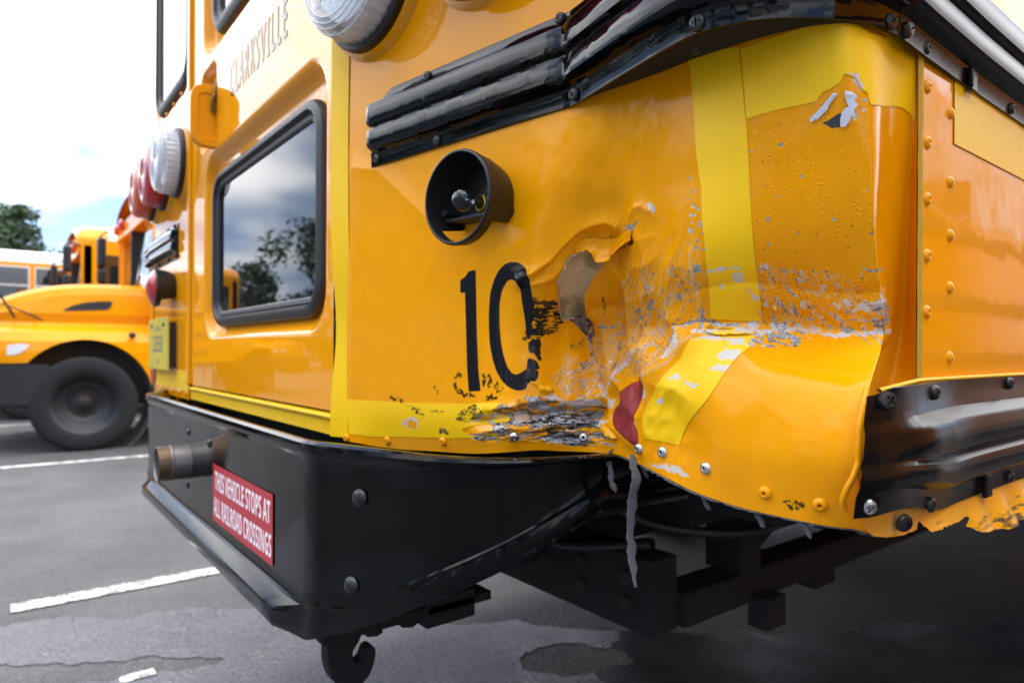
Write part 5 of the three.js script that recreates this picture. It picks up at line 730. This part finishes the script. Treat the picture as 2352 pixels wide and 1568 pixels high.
{ // red sticker on the bumper
  const c = canvas(1024, 320, (g, w, h) => { g.fillStyle = '#b3202c'; g.fillRect(0, 0, w, h); g.fillStyle = '#f2eef0'; g.textAlign = 'left'; g.textBaseline = 'alphabetic'; const line = (t, y, width, x) => { g.save(); g.font = 'bold 140px sans-serif'; const m = g.measureText(t).width; g.translate(x, y); g.scale(width / m, 1.02); g.fillText(t, 0, 0); g.restore(); }; line('THIS VEHICLE STOPS AT', 140, 950, 40); line('ALL RAILROAD CROSSINGS', 288, 990, 18); });
  part('sticker', new THREE.PlaneGeometry(0.338, 0.105).translate(0.2795, 0.7375, 0.0852), new THREE.MeshPhysicalMaterial({ map: texture(c), roughness: 0.3, ior: 1.4 }), bumper, 'red sticker THIS VEHICLE STOPS AT ALL RAILROAD CROSSINGS');
}
for (const [x, y] of [[-0.098, 0.8265], [-0.102, 0.7145], [0.0762, 0.822]]) place('bolt', carriageHead, worn, bumper, [x, y, 0.083], [0, 0, 1], 0, 0.75);
place('bolt', carriageHead, worn, bumper, [0.676, 0.8215, 0.0555], [0.32, 0, 0.95]); place('bolt', carriageHead, worn, bumper, [0.662, 0.712, 0.0595], [0.32, 0, 0.95]);
{ // exhaust pipe through the bumper
  const rusty = new THREE.MeshStandardMaterial({ color: rgb(1, 1, 1), map: computed(256, 256, (u, v) => { const n = loopFbm(u, v, 6, 3, 4), r = smooth(0.46, 0.62, loopFbm(u, v, 5, 33, 4)); return [mix(0.52, 0.42, r) * (0.7 + 0.6 * n), mix(0.50, 0.34, r) * (0.7 + 0.6 * n), mix(0.48, 0.26, r) * (0.7 + 0.6 * n)]; }, true), roughness: 0.42, metalness: 0.75 });
  const out = [[0.0325, -0.22], [0.0352, -0.22], [0.0352, 0.026], [0.0362, 0.027], [0.0362, 0.031], [0.0352, 0.032], [0.0352, 0.054], [0.0343, 0.0555], [0.0328, 0.0545], [0.0325, 0.05], [0.0325, -0.22]];
  part('exhaust_pipe', lathe(out, 40).rotateX(Math.PI / 2).translate(-0.097, 0.7655, 0.090), rusty, bus, 'rusty round exhaust pipe through the bumper');
}
{ // tow hook: a thick plate cut to a curl
  const s = new THREE.Shape(); const C = (a, b, r) => a;
  s.moveTo(0.035, 0.07); s.lineTo(0.036, 0.01); s.bezierCurveTo(0.036, -0.022, 0.020, -0.042, -0.002, -0.044); s.bezierCurveTo(-0.020, -0.044, -0.030, -0.030, -0.033, -0.006); s.bezierCurveTo(-0.034, 0.004, -0.026, 0.007, -0.022, 0.0); s.bezierCurveTo(-0.020, -0.008, -0.016, -0.016, -0.006, -0.014); s.bezierCurveTo(0.004, -0.010, 0.006, 0.006, -0.002, 0.014); s.bezierCurveTo(-0.010, 0.022, -0.014, 0.03, -0.014, 0.07); s.closePath();
  const g = new THREE.ExtrudeGeometry(s, { depth: 0.018, bevelEnabled: true, bevelThickness: 0.004, bevelSize: 0.003, bevelSegments: 3, curveSegments: 14 });
  part('tow_hook', g.rotateY(-Math.PI / 2).translate(0.532, 0.562, -0.002), frameSteel, bus, 'black steel tow hook under the bumper corner');
}
const rustyBolt = new THREE.MeshStandardMaterial({ color: rgb(0.018, 0.012, 0.009), roughness: 0.85 });
const hexBolt = new THREE.CylinderGeometry(0.014, 0.014, 0.012, 6);
part('hook_bracket', join([box(0.46, 0.60, 0.618, 0.632, -0.20, 0.07, 0.002), box(0.52, 0.60, 0.600, 0.642, -0.17, -0.085, 0.003)]), frameSteel, bus);
for (const [x, y, z] of [[0.556, 0.603, -0.022], [0.568, 0.607, -0.072]]) place('bolt', hexBolt, frameSteel, bus, [x, y, z], [0, 1, 0], x);
// frame members
const frame = (x0, x1, y0, y1, z0, z1) => part('frame_member', box(x0, x1, y0, y1, z0, z1, 0.004), frameSteel, bus);
frame(-0.75, 0.75, 0.556, 0.676, -0.46, -0.395); frame(0.70, 0.765, 0.560, 0.615, -1.55, -0.461); frame(0.70, 0.775, 0.620, 0.84, -0.66, -0.60); frame(0.70, 0.77, 0.72, 0.775, -1.5, -0.47); frame(0.40, 0.46, 0.60, 0.845, -8.5, -0.10); frame(-0.46, -0.40, 0.60, 0.845, -8.5, -0.10); frame(0.76, 0.80, 0.52, 0.575, -0.70, -0.64); frame(0.68, 0.74, 0.515, 0.56, -1.0, -0.92); frame(-0.72, 0.80, 0.68, 0.76, -1.15, -1.08); frame(0.465, 0.70, 0.70, 0.735, -0.86, -0.80); frame(0.69, 0.76, 0.62, 0.84, -1.06, -1.0); frame(-0.9, 1.0, 0.79, 0.844, -0.40, -0.34);
for (const pts of [[[0.2, 0.80, -0.42], [0.5, 0.74, -0.47], [0.66, 0.73, -0.56], [0.73, 0.70, -0.72], [0.78, 0.74, -1.2]], [[0.62, 0.83, -0.30], [0.70, 0.72, -0.44], [0.80, 0.70, -0.62], [0.84, 0.78, -1.1]], [[0.3, 0.70, -0.38], [0.55, 0.66, -0.385], [0.74, 0.70, -0.41]]]) part('hose', tube(pts, 0.009, 40, 8), rubber, bus);
for (const [x, y] of [[0.60, 0.60], [0.60, 0.64], [0.70, 0.60], [0.70, 0.64], [0.50, 0.62]]) place('bolt', hexBolt, rustyBolt, bus, [x, y, -0.392], [0, 0, 1], x * 8, 0.8);
part('frame_brace', tube([[0.80, 0.80, -0.9], [0.76, 0.70, -0.74], [0.73, 0.63, -0.68]], 0.012, 12, 8), frameSteel, bus);
// axle, tank and battery box, added unseen to block light under the bus
part('added_rear_axle', join([new THREE.CylinderGeometry(0.07, 0.07, 1.8, 16).rotateZ(Math.PI / 2).translate(0, 0.47, -2.6), new THREE.SphereGeometry(0.24, 20, 14).translate(0, 0.47, -2.6)]), frameSteel, bus);
part('added_fuel_tank', box(-0.38, 1.05, 0.34, 0.80, -5.2, -3.7, 0.06), frameSteel, bus); part('added_battery_box', box(-1.12, -0.55, 0.36, 0.80, -4.9, -3.9, 0.03), frameSteel, bus);
// rear wheels, hidden in the dark but carrying the bus
const tyreMaterial = new THREE.MeshStandardMaterial({ color: rgb(0.009, 0.009, 0.010), roughness: 0.8 });
const rimMaterial = new THREE.MeshStandardMaterial({ color: rgb(0.008, 0.008, 0.010), roughness: 0.45 });
const tyreShape = lathe([[0.285, -0.10], [0.30, -0.125], [0.36, -0.135], [0.43, -0.13], [0.455, -0.115], [0.465, -0.09], [0.463, -0.045], [0.457, -0.042], [0.457, -0.036], [0.465, -0.033], [0.465, 0.033], [0.457, 0.036], [0.457, 0.042], [0.463, 0.045], [0.465, 0.09], [0.455, 0.115], [0.43, 0.13], [0.36, 0.135], [0.30, 0.125], [0.285, 0.10]], 64).rotateZ(Math.PI / 2);
const rimShape = (() => { const g = [lathe([[0.0, 0.035], [0.05, 0.035], [0.06, 0.01], [0.13, 0.008], [0.15, 0.02], [0.20, 0.05], [0.235, 0.055], [0.25, 0.09], [0.28, 0.10], [0.30, 0.125], [0.29, 0.105], [0.285, 0.0]], 48)]; for (let k = 0; k < 10; k++) { const a = k / 10 * Math.PI * 2; g.push(new THREE.CylinderGeometry(0.013, 0.013, 0.03, 6).translate(Math.cos(a) * 0.11, 0.02, Math.sin(a) * 0.11)); } return join(g).rotateZ(-Math.PI / 2); })();
function wheel(parent, x, z, side) { const w = new THREE.Group(); w.name = 'wheel'; w.position.set(x, 0.465, z); if (side < 0) w.rotation.y = Math.PI; parent.add(w); part('tyre', tyreShape, tyreMaterial, w); part('rim', rimShape, rimMaterial, w); return w; }
wheel(bus, 0.98, -2.6, 1); wheel(bus, -0.98, -2.6, -1); wheel(bus, 0.98, -7.6, 1); wheel(bus, -0.98, -7.6, -1);
// ---------------------------------------------------------------- ground
const asphaltMap = computed(1024, 1024, (u, v) => { const a = loopFbm(u, v, 6, 3, 5), b = loopNoise(u, v, 256, 7), c = loopNoise(u, v, 512, 17), k = (0.80 + 0.30 * a) * (0.74 + 0.28 * b + 0.26 * c) + (c > 0.93 ? 0.18 : 0) - (b > 0.94 ? 0.16 : 0); return [0.325 * k, 0.319 * k, 0.315 * k]; }, true);
asphaltMap.repeat.set(0.55, 0.55);
const asphaltBump = computed(512, 512, (u, v) => { const n = 0.5 * loopNoise(u, v, 128, 3) + 0.5 * loopNoise(u, v, 256, 9); return [n, n, n]; }); asphaltBump.repeat.set(1.1, 1.1);
const asphalt = new THREE.MeshStandardMaterial({ map: asphaltMap, roughness: 0.88, bumpMap: asphaltBump, bumpScale: 0.006 });
const ground = part('ground', cutSheet(-200, 200, -200, 200, 20, () => -1, (x, z) => [x, 0, -z], (x, z) => [x, z]), asphalt, scene); ground.userData = { kind: 'structure', label: 'grey asphalt of the bus yard', category: 'ground' };
{ // wet asphalt with dry islands
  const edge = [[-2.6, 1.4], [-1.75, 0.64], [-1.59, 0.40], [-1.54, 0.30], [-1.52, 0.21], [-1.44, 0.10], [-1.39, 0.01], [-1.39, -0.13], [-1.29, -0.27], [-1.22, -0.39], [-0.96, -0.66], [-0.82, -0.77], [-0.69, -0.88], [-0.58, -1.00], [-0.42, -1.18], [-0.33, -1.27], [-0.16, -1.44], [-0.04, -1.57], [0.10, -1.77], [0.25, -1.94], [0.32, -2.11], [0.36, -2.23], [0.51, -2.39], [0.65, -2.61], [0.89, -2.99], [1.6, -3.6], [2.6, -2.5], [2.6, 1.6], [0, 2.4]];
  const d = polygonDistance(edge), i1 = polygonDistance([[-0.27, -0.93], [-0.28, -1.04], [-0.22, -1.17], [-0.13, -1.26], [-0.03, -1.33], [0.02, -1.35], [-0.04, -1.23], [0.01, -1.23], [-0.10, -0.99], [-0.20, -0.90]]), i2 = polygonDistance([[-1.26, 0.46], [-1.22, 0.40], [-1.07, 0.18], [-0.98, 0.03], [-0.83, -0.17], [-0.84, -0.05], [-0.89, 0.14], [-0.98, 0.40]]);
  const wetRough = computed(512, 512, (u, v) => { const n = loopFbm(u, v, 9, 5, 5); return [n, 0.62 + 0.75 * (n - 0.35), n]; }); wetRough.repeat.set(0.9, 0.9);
  const wetShadeMaterial = new THREE.MeshPhysicalMaterial({ map: asphaltMap, color: rgb(0.30, 0.30, 0.31), roughness: 0.6, ior: 1.25, roughnessMap: wetRough, bumpMap: asphaltBump, bumpScale: 0.001 });  // wet asphalt, darkened further to carry the shade under the bus
  const dampSheenMaterial = new THREE.MeshPhysicalMaterial({ map: asphaltMap, color: rgb(0.92, 1.0, 1.16), roughness: 0.42, ior: 1.4, roughnessMap: wetRough, bumpMap: asphaltBump, bumpScale: 0.003 });  // bluish lighter tint paints the sky sheen of the damp ground
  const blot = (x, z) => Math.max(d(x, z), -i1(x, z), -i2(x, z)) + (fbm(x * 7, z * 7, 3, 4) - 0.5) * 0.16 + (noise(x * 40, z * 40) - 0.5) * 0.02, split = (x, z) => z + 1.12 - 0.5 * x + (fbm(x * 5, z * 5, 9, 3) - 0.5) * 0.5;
  part('wet_shade_patch', cutSheet(-2.6, 2.6, -3.6, 2.4, 0.02, (x, z) => Math.max(blot(x, z), split(x, z)), (x, z) => [x, 0.003, z]), wetShadeMaterial, ground, 'wet asphalt under the bus, shade darkened into its colour');
  part('damp_sheen', cutSheet(-2.6, 2.6, -3.6, 2.4, 0.02, (x, z) => Math.max(blot(x, z), -split(x, z)), (x, z) => [x, 0.003, z]), dampSheenMaterial, ground, 'damp asphalt behind the bumper, bluish sky sheen put into its colour');
  const lineMap = computed(512, 512, (u, v) => { const n = loopFbm(u, v, 20, 3, 4), c = loopNoise(u, v, 128, 7); const w = smooth(0.40, 0.50, n * 0.7 + c * 0.35); return [mix(0.5, 0.86, w), mix(0.49, 0.85, w), mix(0.47, 0.82, w)]; }, true);
  const linePaint = new THREE.MeshStandardMaterial({ map: lineMap, roughness: 0.7 });
  const line = (x, z0, z1, w = 0.10) => part('painted_line', cutSheet(x - w / 2, x + w / 2, z0, z1, 0.015, (a, b) => Math.max(Math.abs(a - x) - w / 2, z0 - b, b - z1) + (noise(a * 60, b * 60) - 0.5) * 0.005, (a, b) => [a, 0.0062, b]), linePaint, ground, 'white parking line');
  line(-1.76, -2.5, 0.36); line(-5.6, -4, 0.75); line(-9.45, -4, 0.75); line(-13.3, -4, 0.75); line(2.08, -4, 0.36); line(-0.872, 0.015, 0.11, 0.05);
}
// ---------------------------------------------------------------- buses parked beyond
const roofWhite = new THREE.MeshPhysicalMaterial({ color: rgb(0.72, 0.72, 0.71), roughness: 0.4, clearcoat: 0.4 });
const darkGlass = new THREE.MeshPhysicalMaterial({ color: rgb(0.012, 0.018, 0.02), roughness: 0.03, clearcoat: 1, clearcoatRoughness: 0.02 });
const lampGlass = new THREE.MeshPhysicalMaterial({ color: rgb(0.8, 0.8, 0.8), roughness: 0.12, clearcoat: 1 });
function makeParkedBus(z, x, label, group, mirrors = [1, -1]) {
  const b = thing('parked_bus', label, 'bus', [x, 0, z], group);
  const W = 1.22, back = -9.2, front = -0.58;
  // flanks, roof
  part('flank_panel', join([box(W - 0.02, W, 0.72, 2.64, back, front, 0.008), box(-W, -W + 0.02, 0.72, 2.64, back, front, 0.008)]), rivetSteelPaint, b);
  { const pos = [], idx = [], n = 18; const ring = (zz, k) => { for (let i = 0; i <= n; i++) { const a = i / n * Math.PI; pos.push(Math.cos(a) * W * (Math.abs(Math.cos(a)) > 0.98 ? 1 : 0.985) * k, 2.62 + Math.pow(Math.sin(a), 0.8) * 0.34 * k - (1 - k) * 0.1, zz); } }; ring(back, 1); ring(front - 0.35, 1); for (let i = 0; i < n; i++) idx.push(i, i + 1, i + n + 1, i + 1, i + n + 2, i + n + 1); part('roof', geometryOf(pos, idx), roofWhite, b); }
  { const pos = [], idx = [], n = 18, rings = [[front - 0.36, 1], [front - 0.18, 0.985], [front - 0.06, 0.95], [front + 0.02, 0.86], [front + 0.05, 0.70]]; rings.forEach(([zz, k]) => { for (let i = 0; i <= n; i++) { const a = i / n * Math.PI; pos.push(Math.cos(a) * W * mix(1, k, 0.35), 2.56 + Math.pow(Math.sin(a), 0.8) * 0.40 * k, zz); } }); for (let r = 0; r < 4; r++) for (let i = 0; i < n; i++) { const a = r * (n + 1) + i, c = a + n + 1; idx.push(a, a + 1, c, a + 1, c + 1, c); } part('roof_cap', geometryOf(pos, idx), rivetSteelPaint, b); part('cap_face', box(-1.16, 1.16, 2.40, 2.60, front - 0.12, front + 0.035, 0.02), rivetSteelPaint, b); }
  part('front_wall', box(-W, W, 0.9, 1.66, front - 0.04, front, 0.01), rivetSteelPaint, b); part('rear_wall', box(-W, W, 0.72, 2.9, back - 0.03, back, 0.01), rivetSteelPaint, b); part('floor', box(-W, W, 0.70, 0.74, back, front), frameSteel, b);
  // windscreen in two panes with posts
  const ws = (x0, x1) => { const g = new THREE.PlaneGeometry(x1 - x0, 0.80, 8, 1); const p = g.attributes.position; for (let i = 0; i < p.count; i++) { const xx = p.getX(i) + (x0 + x1) / 2; p.setXYZ(i, xx, 2.03 + p.getY(i), front + 0.02 - (p.getY(i) + 0.4) * 0.10 - 0.10 * Math.pow(Math.abs(xx) / 1.2, 3)); } g.computeVertexNormals(); return g; };
  part('windscreen', ws(-1.08, -0.02), darkGlass, b); part('windscreen', ws(0.02, 1.08), darkGlass, b);
  for (const s of [-1, 1]) part('post', box(s > 0 ? 1.07 : -W, s > 0 ? W : -1.07, 1.62, 2.56, front - 0.16, front - 0.02, 0.02), rivetSteelPaint, b);
  part('post', box(-0.025, 0.025, 1.63, 2.44, front - 0.06, front + 0.03, 0.006), rubber, b);
  // hood with wheel arch
  const hoodTop = (zz) => 1.69 - 0.07 * Math.pow(smooth(-0.46, 0.95, zz), 1.1) - 0.30 * Math.pow(clamp((zz - 0.0) / 0.98), 2.2), nose = (zz) => 1 - 0.26 * Math.pow(clamp((zz - 0.05) / 0.95), 1.8);
  const section = (zz) => { const n = nose(zz), t = hoodTop(zz); return [[1.20 * n, 0.62], [1.20 * n, 0.98], [1.185 * n, 1.08], [1.12 * n, 1.17], [1.02 * n, 1.235], [0.985 * n, 1.27], [1.01 * n, 1.36], [0.99 * n, t - 0.12], [0.96 * n, t - 0.045], [0.88 * n, t - 0.008], [0.5 * n, t + 0.02], [0, t + 0.03]]; };
  const onHood = (zz, q) => { const s = section(zz), f = clamp(q, 0, 10.999), i = Math.floor(f), g = f - i; return [mix(s[i][0], s[i + 1][0], g), mix(s[i][1], s[i + 1][1], g), zz]; };
  for (const sd of [1, -1]) {
    part('hood', cutSheet(front, 0.98, 0, 11, 0.035, (zz, q) => { const p = onHood(zz, q); const arch = Math.hypot(zz - 0.0, (p[1] - 0.47) * 0.95) - 0.60; return Math.max(q < 4 ? -arch : -1, q < 1 && zz > 0.05 && p[1] < 0.86 ? 1 : -1); }, (zz, q) => { const p = onHood(zz, q); return [p[0] * sd, p[1], p[2]]; }), rivetSteelPaint, b);
    part('wheel_well', new THREE.CylinderGeometry(0.60, 0.60, 0.55, 32, 1, true, Math.PI * 0.5, Math.PI).rotateZ(Math.PI / 2).rotateX(0).translate(sd * 0.90, 0.47, 0), wellGrey, b);
    part('well_wall', box(sd > 0 ? 0.60 : -0.64, sd > 0 ? 0.64 : -0.60, 0.4, 1.12, -0.62, 0.62), wellGrey, b);
    part('headlamp', cutSheet(0.18, 0.62, 0.93, 1.06, 0.02, (zz, y) => polygonDistance([[0.44, 1.045], [0.52, 1.055], [0.62, 1.04], [0.62, 0.94], [0.54, 0.955], [0.48, 0.995]])(zz, y), (zz, y) => [sd * (1.20 * nose(zz) + 0.006), y, zz]), lampGlass, b);
    part('air_vent', cutSheet(-0.26, 0.20, 1.36, 1.52, 0.015, (zz, y) => polygonDistance([[0.185, 1.385], [0.10, 1.44], [0.0, 1.475], [-0.15, 1.497], [-0.25, 1.50], [-0.235, 1.44], [-0.20, 1.41], [0.0, 1.395]])(zz, y), (zz, y) => { const s = section(zz), f = clamp((y - s[6][1]) / (s[7][1] - s[6][1]), -0.2, 1.3); return [sd * (mix(s[6][0], s[7][0], f) * nose(zz) / nose(zz) + 0.008), y, zz]; }), rubber, b);
    part('front_bumper', cutSheet(0.30, 1.12, 0.48, 0.86, 0.06, () => -1, (zz, y) => [sd * (1.19 - 0.30 * Math.pow(clamp((zz - 0.3) / 0.82), 2)), y, zz]), rubber, b);
    // mirrors on their arms
    if (mirrors.includes(sd)) part('mirror', join([new RoundedBoxGeometry(0.20, 0.38, 0.10, 3, 0.04).translate(sd * 1.40, 2.30, -0.40), new RoundedBoxGeometry(0.18, 0.18, 0.10, 3, 0.04).translate(sd * 1.40, 1.98, -0.40)]), rubber, b);
    if (mirrors.includes(sd)) part('mirror_arm', join([tube([[sd * 1.2, 2.52, front], [sd * 1.3, 2.56, -0.45], [sd * 1.40, 2.5, -0.38]], 0.012, 16, 6), tube([[sd * 1.40, 2.5, -0.38], [sd * 1.40, 2.1, -0.36], [sd * 1.40, 1.80, -0.38]], 0.012, 12, 6)]), rubber, b);
    part('crossover_mirror', join([new THREE.SphereGeometry(0.12, 20, 14).scale(1, 1.25, 0.75).translate(sd * 1.02, 1.36, 0.98), tube([[sd * 0.9, 1.30, 0.55], [sd * 1.02, 1.62, 0.75], [sd * 1.02, 1.50, 0.98]], 0.012, 16, 6), tube([[sd * 0.93, 1.22, 0.20], [sd * 1.0, 1.42, 0.62], [sd * 1.02, 1.46, 0.95]], 0.008, 16, 6)]), rubber, b);
    for (const q of [0.55, 0.98]) part('marker_lamp', new THREE.SphereGeometry(0.075, 16, 10).scale(1, 1, 0.6).translate(sd * q, 2.55, front + 0.05), q > 0.9 ? amberPlastic : redPlastic, b);
    // door or driver glass, then side windows
    part('side_glass', box(sd > 0 ? W : -W - 0.006, sd > 0 ? W + 0.006 : -W, 1.30, 2.42, front - 0.62, front - 0.22, 0.002), darkGlass, b); 
    for (let k = 0; k < 10; k++) { const z1 = front - 0.86 - k * 0.78, z0 = z1 - 0.66; part('window', join([box(sd > 0 ? W - 0.004 : -W - 0.008, sd > 0 ? W + 0.008 : -W + 0.004, 1.86, 2.56, z0 - 0.02, z1 + 0.02, 0.003)]), roofWhite, b); part('window_pane', box(sd > 0 ? W + 0.006 : -W - 0.012, sd > 0 ? W + 0.012 : -W - 0.006, 2.22, 2.535, z0, z1, 0.002), darkGlass, b); part('window_pane', box(sd > 0 ? W + 0.006 : -W - 0.012, sd > 0 ? W + 0.012 : -W - 0.006, 1.885, 2.19, z0, z1, 0.002), darkGlass, b); }
    for (const y of [0.92, 1.28, 1.72]) part('rub_rail', box(sd > 0 ? W : -W - 0.02, sd > 0 ? W + 0.02 : -W, y, y + 0.09, back, front - 0.66, 0.008), rubber, b);
    wheel(b, sd * 1.06, 0, sd); wheel(b, sd * 1.06, -6.4, sd);
    part('fender_lamp', new THREE.SphereGeometry(0.035, 12, 8).translate(sd * 1.20, 1.15, -0.40), rubber, b);
  }
  part('grille', box(-0.62, 0.62, 0.86, 1.25, 0.93, 0.975, 0.02), rubber, b); part('front_bumper', box(-0.95, 0.95, 0.48, 0.84, 1.04, 1.12, 0.03), rubber, b);
  part('wiper', tube([[0.4, 1.64, front + 0.05], [0.75, 1.8, front + 0.04]], 0.01, 4, 6), rubber, b);
  return b;
}
makeParkedBus(-0.281, -7.5, 'yellow bus with black wheel and hood vent, next to the damaged bus', undefined, [-1]);
makeParkedBus(0.03, -11.35, 'yellow bus behind the hood of the bus with the vent', undefined);
{ const b = makeParkedBus(-9.4, 3.75, 'yellow bus beside the flank of the damaged bus, mirrored in its black rails'); b.rotation.y = Math.PI; }
makeParkedBus(4.4, -15.25, 'white roofed yellow bus standing farthest off, seen by its flank windows', undefined);

// ---------------------------------------------------------------- trees
const leafMaterial = new THREE.MeshPhysicalMaterial({ color: rgb(1, 1, 1), vertexColors: true, roughness: 0.75, transmission: 0.3, thickness: 0 });
const bark = new THREE.MeshStandardMaterial({ color: rgb(0.07, 0.055, 0.042), roughness: 0.95 });
function tree(label, [x, z], height, spread, seed, group, trunkShare = 0.3, gaps = 0.3) {
  const t = thing('broadleaf_tree', label, 'tree', [x, 0, z], group), r = random(seed), limbs = [], pos = [], col = [], idx = [];
  const trunkTop = height * trunkShare; limbs.push(new THREE.CylinderGeometry(height * 0.016, height * 0.03, trunkTop + height * 0.25, 10).translate(0, (trunkTop + height * 0.25) / 2, 0));
  const clumps = [], n = 60; for (let k = 0; k < n; k++) { const a = r() * Math.PI * 2, f = Math.pow(r(), 0.5), y = r(), w = Math.sin(Math.PI * (0.12 + 0.80 * y)); const c = [Math.cos(a) * f * spread * w, mix(trunkTop, height * 0.95, y), Math.sin(a) * f * spread * w]; clumps.push([c, spread * (0.17 + 0.16 * r())]); if (k % 5 === 0) limbs.push(tube([[0, trunkTop * 0.9, 0], [c[0] * 0.4, mix(trunkTop, c[1], 0.6), c[2] * 0.4], c], height * 0.007, 8, 6)); }
  for (const [c, s] of clumps) { const shade = 0.65 + 0.6 * r(), m = 110; for (let k = 0; k < m; k++) { const a = r() * Math.PI * 2, b = Math.acos(2 * r() - 1), q = s * Math.pow(r(), 0.4); const px = c[0] + q * Math.sin(b) * Math.cos(a), py = c[1] + q * Math.cos(b) * 0.75, pz = c[2] + q * Math.sin(b) * Math.sin(a), e = 0.10 + 0.13 * r(); const ax = r() - 0.5, ay = r() - 0.5, az = r() - 0.5, bx = r() - 0.5, by = r() - 0.5, bz = r() - 0.5, la = e / Math.hypot(ax, ay, az), lb = e * 0.6 / Math.hypot(bx, by, bz), o = pos.length / 3; pos.push(px - ax * la, py - ay * la, pz - az * la, px + bx * lb, py + by * lb, pz + bz * lb, px + ax * la, py + ay * la, pz + az * la, px - bx * lb, py - by * lb, pz - bz * lb); const h = shade * (0.8 + 0.4 * r()); for (let v = 0; v < 4; v++) col.push(0.045 * h, 0.085 * h, 0.022 * h); idx.push(o, o + 1, o + 2, o, o + 2, o + 3); } }
  const g = geometryOf(pos, idx); g.setAttribute('color', new THREE.Float32BufferAttribute(col, 3));
  part('crown', g, leafMaterial, t); part('trunk', join(limbs), bark, t);
}
tree('green broadleaf tree rising over the white roofed bus', [-47.0, -0.2], 9.6, 3.0, 5);
const beyond = 'trees behind the photographer, seen mirrored in the door window';
tree('dark broadleaf tree mirrored in the door window', [-41.2, 11.2], 6.6, 3.6, 21, beyond, 0.05); tree('dark broadleaf tree mirrored in the door window', [-37.0, 15.2], 9.6, 4.4, 22, beyond, 0.05); tree('dark broadleaf tree mirrored in the door window', [-33.0, 18.5], 10.4, 4.8, 23, beyond, 0.05); tree('dark broadleaf tree mirrored in the door window', [-46.5, 9.4], 4.6, 3.6, 24, beyond, 0.05); tree('dark broadleaf tree mirrored in the door window', [-27.0, 22.0], 9.6, 4.8, 25, beyond, 0.05);
for (const [x, z, h, s, k] of [[-21, 24, 10, 4.8, 26], [-14, 23, 11, 5, 27], [-6, 24, 10.5, 5, 28], [2, 23, 11.5, 5.2, 29], [10, 24, 10, 5, 30], [18, 22, 11, 5.2, 31], [25, 17, 10, 5, 32]]) tree('dark broadleaf tree of the row mirrored in the black rail and bumper', [x, z], h, s, k, 'row of trees behind the photographer', 0.05);
renderer.render(scene, camera);
